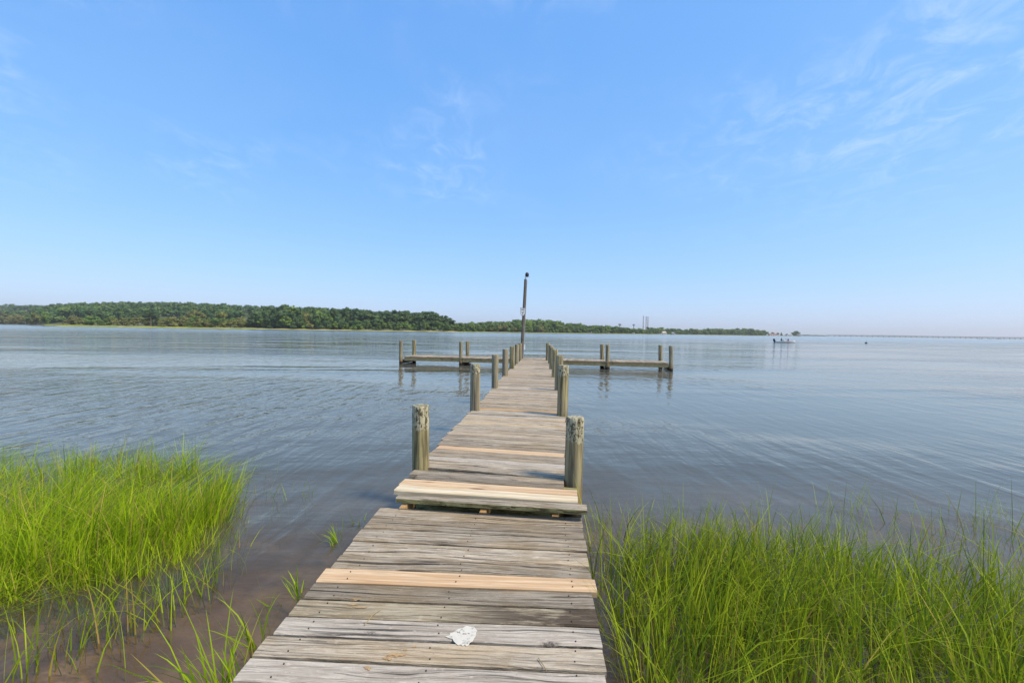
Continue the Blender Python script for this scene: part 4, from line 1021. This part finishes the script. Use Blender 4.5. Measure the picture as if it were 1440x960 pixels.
def vnoise(x, y, s, seed):
    g = np.random.default_rng(seed); r = 0
    for k in range(5):
        a = g.uniform(0, 6.28); f = s * g.uniform(0.6, 1.6); r = r + np.sin((x * math.cos(a) + y * math.sin(a)) * f + g.uniform(0, 6.28))
    return r / 5
# the banks grow in clumps: each clump shares a height and a lean
def clumps(poly, ncl, per, sig, seed):
    cx, cy = scatter(poly, ncl); g = np.random.default_rng(seed); m_ = len(cx)
    idx = np.repeat(np.arange(m_), g.poisson(per, m_)); n = len(idx)
    return cx[idx] + g.normal(0, sig, n), cy[idx] + g.normal(0, sig, n), idx, m_, g
# left bank: dense, matted, leaning to the right
LPOLY = wpoly([(-420, 626), (-150, 636), (0, 641), (120, 643), (220, 652), (290, 664), (322, 684), (318, 724), (296, 775), (235, 806), (135, 832), (0, 862), (-260, 935), (-900, 800)])
x, y, idx, m_, g = clumps(LPOLY, 2300, 18, 0.05, 5); n = len(x)
up_ = g.uniform(size=m_)[idx] < 0.42
hh_ = np.clip((g.normal(0.56, 0.12, m_))[idx] * g.uniform(0.55, 1.15, n), 0.18, 0.95)
lean = np.where(up_, np.abs(g.normal(0.10, 0.10, n)), g.uniform(0.4, 1.0, m_)[idx] + g.normal(0, .1, n))
ldir = g.normal(R(60), 1.6, m_)[idx] + g.normal(0, 0.5, n)
curl = np.where(up_, np.abs(g.normal(0.14, 0.18, n)), g.uniform(0.2, 0.6, n))
x2, y2 = scatter(LPOLY, 20000); n2 = len(x2)      # the flattened mat underneath
x = np.concatenate([x, x2]); y = np.concatenate([y, y2]); hh_ = np.concatenate([hh_, rng.uniform(0.3, 0.6, n2)])
lean = np.concatenate([lean, rng.uniform(0.5, 1.1, n2)]); ldir = np.concatenate([ldir, rng.normal(R(70), 1.3, n2) + 1.2 * vnoise(x2, y2, 1.4, 4)]); curl = np.concatenate([curl, rng.uniform(0.2, 0.5, n2)])
hh_ = hh_ * np.clip(0.70 + 0.5 * (y - 2.7 - (x + 3.1)), 0.62, 1) * (1 + 0.22 * vnoise(x, y, 3.0, 21))
edge_ = np.clip((ground(322, 700, 0.0).x - 0.08 * (y - 4) - x) / 0.45, 0.25, 1); lean = lean * edge_; curl = curl * (0.4 + 0.6 * edge_)
blades('marsh_grass', x, y, hh_, lean, ldir, rng.uniform(0.004, 0.010, len(x)), curl, 'grass_l', 'bright green matted marsh grass bank at the left edge of the water', 0.16)
# thin stems straying from the left bank into the shallows
parts_ = [(wpoly([(-300, 790), (0, 815), (130, 795), (300, 762), (345, 740), (352, 775), (300, 850), (150, 910), (0, 960), (-300, 1000)]), 1500),
          (wpoly([(330, 660), (385, 668), (440, 690), (430, 715), (370, 745), (330, 760)]), 170), (wpoly([(-200, 900), (0, 850), (180, 830), (260, 880), (180, 960), (-100, 1000)]), 260)]
xs, ys = zip(*[scatter(p, k) for p, k in parts_]); x, y = np.concatenate(xs), np.concatenate(ys)
k = vnoise(x, y, 4.5, 5) + rng.normal(0, 0.35, len(x)) > -0.02; x, y = x[k], y[k]; n = len(x)
blades('stray_grass', x, y, np.clip(rng.normal(0.36, 0.10, n), 0.15, 0.6), np.abs(rng.normal(0.18, 0.16, n)), rng.uniform(0, 6.28, n), rng.uniform(0.004, 0.008, n), np.abs(rng.normal(0.2, 0.2, n)), 'grass_r', 'thin scattered grass stems standing in the shallows below the left bank', 0.16)
# right bank: upright, open, water showing between
RPOLY = wpoly([(838, 800), (850, 762), (905, 752), (1000, 757), (1100, 752), (1190, 775), (1260, 800), (1360, 830), (1500, 850), (1900, 900), (1900, 1250), (1300, 1400), (890, 1400), (868, 960)])
x, y, idx, m_, g = clumps(RPOLY, 1500, 14, 0.055, 15)
ctr = np.exp(-((x - 2.1) / 1.3) ** 2 - ((y - 3.1) / 0.9) ** 2)
k = rng.uniform(size=len(x)) < np.clip(0.36 + 0.50 * vnoise(x, y, 2.6, 11) + 0.55 * ctr, 0.06, 1); x, y, idx = x[k], y[k], idx[k]; n = len(x)
hh_ = np.clip(g.normal(0.55, 0.12, m_)[idx] * g.uniform(0.45, 1.15, n) - 0.16 * np.clip((y - 3.2), 0, 1), 0.2, 0.95)
k = x > 0.58 + 0.0 * y; x, y, idx, hh_ = x[k], y[k], idx[k], hh_[k]; n = len(x)
nd = 2600; xd, yd = scatter(RPOLY, nd); nd = len(xd)
blades('grass_stubble', xd, yd, rng.uniform(0.12, 0.34, nd), np.abs(rng.normal(0.4, 0.3, nd)), rng.uniform(0, 6.28, nd), rng.uniform(0.003, 0.007, nd), np.abs(rng.normal(0.2, 0.2, nd)), 'grass_r', 'short brown broken stems at the foot of the right marsh grass', 0.75)
blades('marsh_grass', x, y, hh_, np.abs(g.normal(0.14, 0.10, m_)[idx] + g.normal(0, 0.09, n)), g.normal(R(20), 1.3, m_)[idx] + g.normal(0, 0.5, n), rng.uniform(0.005, 0.0105, n), np.where(rng.uniform(size=n) < 0.3, rng.uniform(0.4, 0.85, n), np.abs(rng.normal(0.16, 0.16, n))), 'grass_r', 'tall upright green marsh grass bank on the right of the ramp', 0.08)
SP = wpoly([(830, 735), (920, 715), (1050, 725), (1180, 705), (1440, 715), (1900, 740), (1900, 950), (1500, 855), (1360, 835), (1260, 805), (1190, 780), (1100, 756), (1000, 762), (905, 757), (850, 770)])
x, y = scatter(SP, 1500); k = vnoise(x, y, 3.2, 17) + rng.normal(0, 0.4, len(x)) > 0.0; x, y = x[k], y[k]; n = len(x)
blades('stray_grass', x, y, np.clip(rng.normal(0.50, 0.12, n), 0.25, 0.8), np.abs(rng.normal(0.10, 0.10, n)), rng.uniform(0, 6.28, n), rng.uniform(0.004, 0.008, n), np.abs(rng.normal(0.15, 0.2, n)), 'grass_r', 'thin dark grass stems in the water beyond the right bank', 0.10)
# tufts along the left side of the ramp: each one a plant of its own
def tuft(px, py, n, h, label, spread=0.10):
    c = ground(px, py, 0.0); a = rng.uniform(0, 6.28, n); r = np.abs(rng.normal(0, spread, n)); x, y = c.x + np.cos(a) * r * 0.8 - 0.03, c.y + np.sin(a) * r
    o = blades('grass_tuft', x - c.x, y - c.y, np.clip(rng.normal(h, h * 0.22, n), h * 0.4, h * 1.6), np.abs(rng.normal(0.32, 0.2, n)), np.where(np.cos(a) > 0.1, math.pi - a, a) + rng.normal(0, 0.25, n), rng.uniform(0.006, 0.011, n), np.abs(rng.normal(0.25, 0.2, n)), 'grass_l', label, 0.08, np.full(n, -0.06))
    del o['kind']; o.location = (c.x, c.y, 0); o['group'] = 'grass tufts beside the ramp'
tuft(316, 995, 62, 0.38, 'largest grass tuft hugging the near left edge of the ramp', 0.11)
tuft(372, 905, 26, 0.30, 'upright grass tuft in the middle of the left edge of the ramp', 0.06)
tuft(425, 838, 18, 0.20, 'small grass tuft just left of the fresh orange plank', 0.06)
tuft(478, 762, 20, 0.19, 'small grass tuft at the far left corner of the ramp', 0.05)
tuft(513, 735, 6, 0.18, 'few thin stems leaning from the far end of the ramp', 0.04)
# dry stems fallen on the planks
for pts, label in ((((513, 880), (524, 866), (536, 858)), 'short dry stem lying on the near silver plank'), (((757, 927), (764, 937), (769, 946)), 'thin dry stem on the nearest planks at the right')):
    P3 = [rp(*p) + Vector((0, 0, 0.008)) for p in pts]
    o = MB().tube(P3, [0.0022, 0.002, 0.0012], 6).build('dry_stem', plain('dry_straw', (0.34, 0.25, 0.12), 0.9)); tag(o, label, 'stem', 'dry stems on the ramp')

# ================================================================== HAZE
hm = bpy.data.materials.new('haze'); hm.use_nodes = True; hn = hm.node_tree; hn.nodes.clear()
ho = hn.nodes.new('ShaderNodeOutputMaterial'); hv = hn.nodes.new('ShaderNodeVolumePrincipled')
hv.inputs['Color'].default_value = (0.97, 0.95, 0.93, 1); hv.inputs['Density'].default_value = 0.00014; hv.inputs['Anisotropy'].default_value = 0.2
hn.links.new(hv.outputs[0], ho.inputs['Volume'])
hb = MB().box((0, 7500, 75), (20000, 15900, 158)); tag(hb.build('haze', hm), kind='stuff')
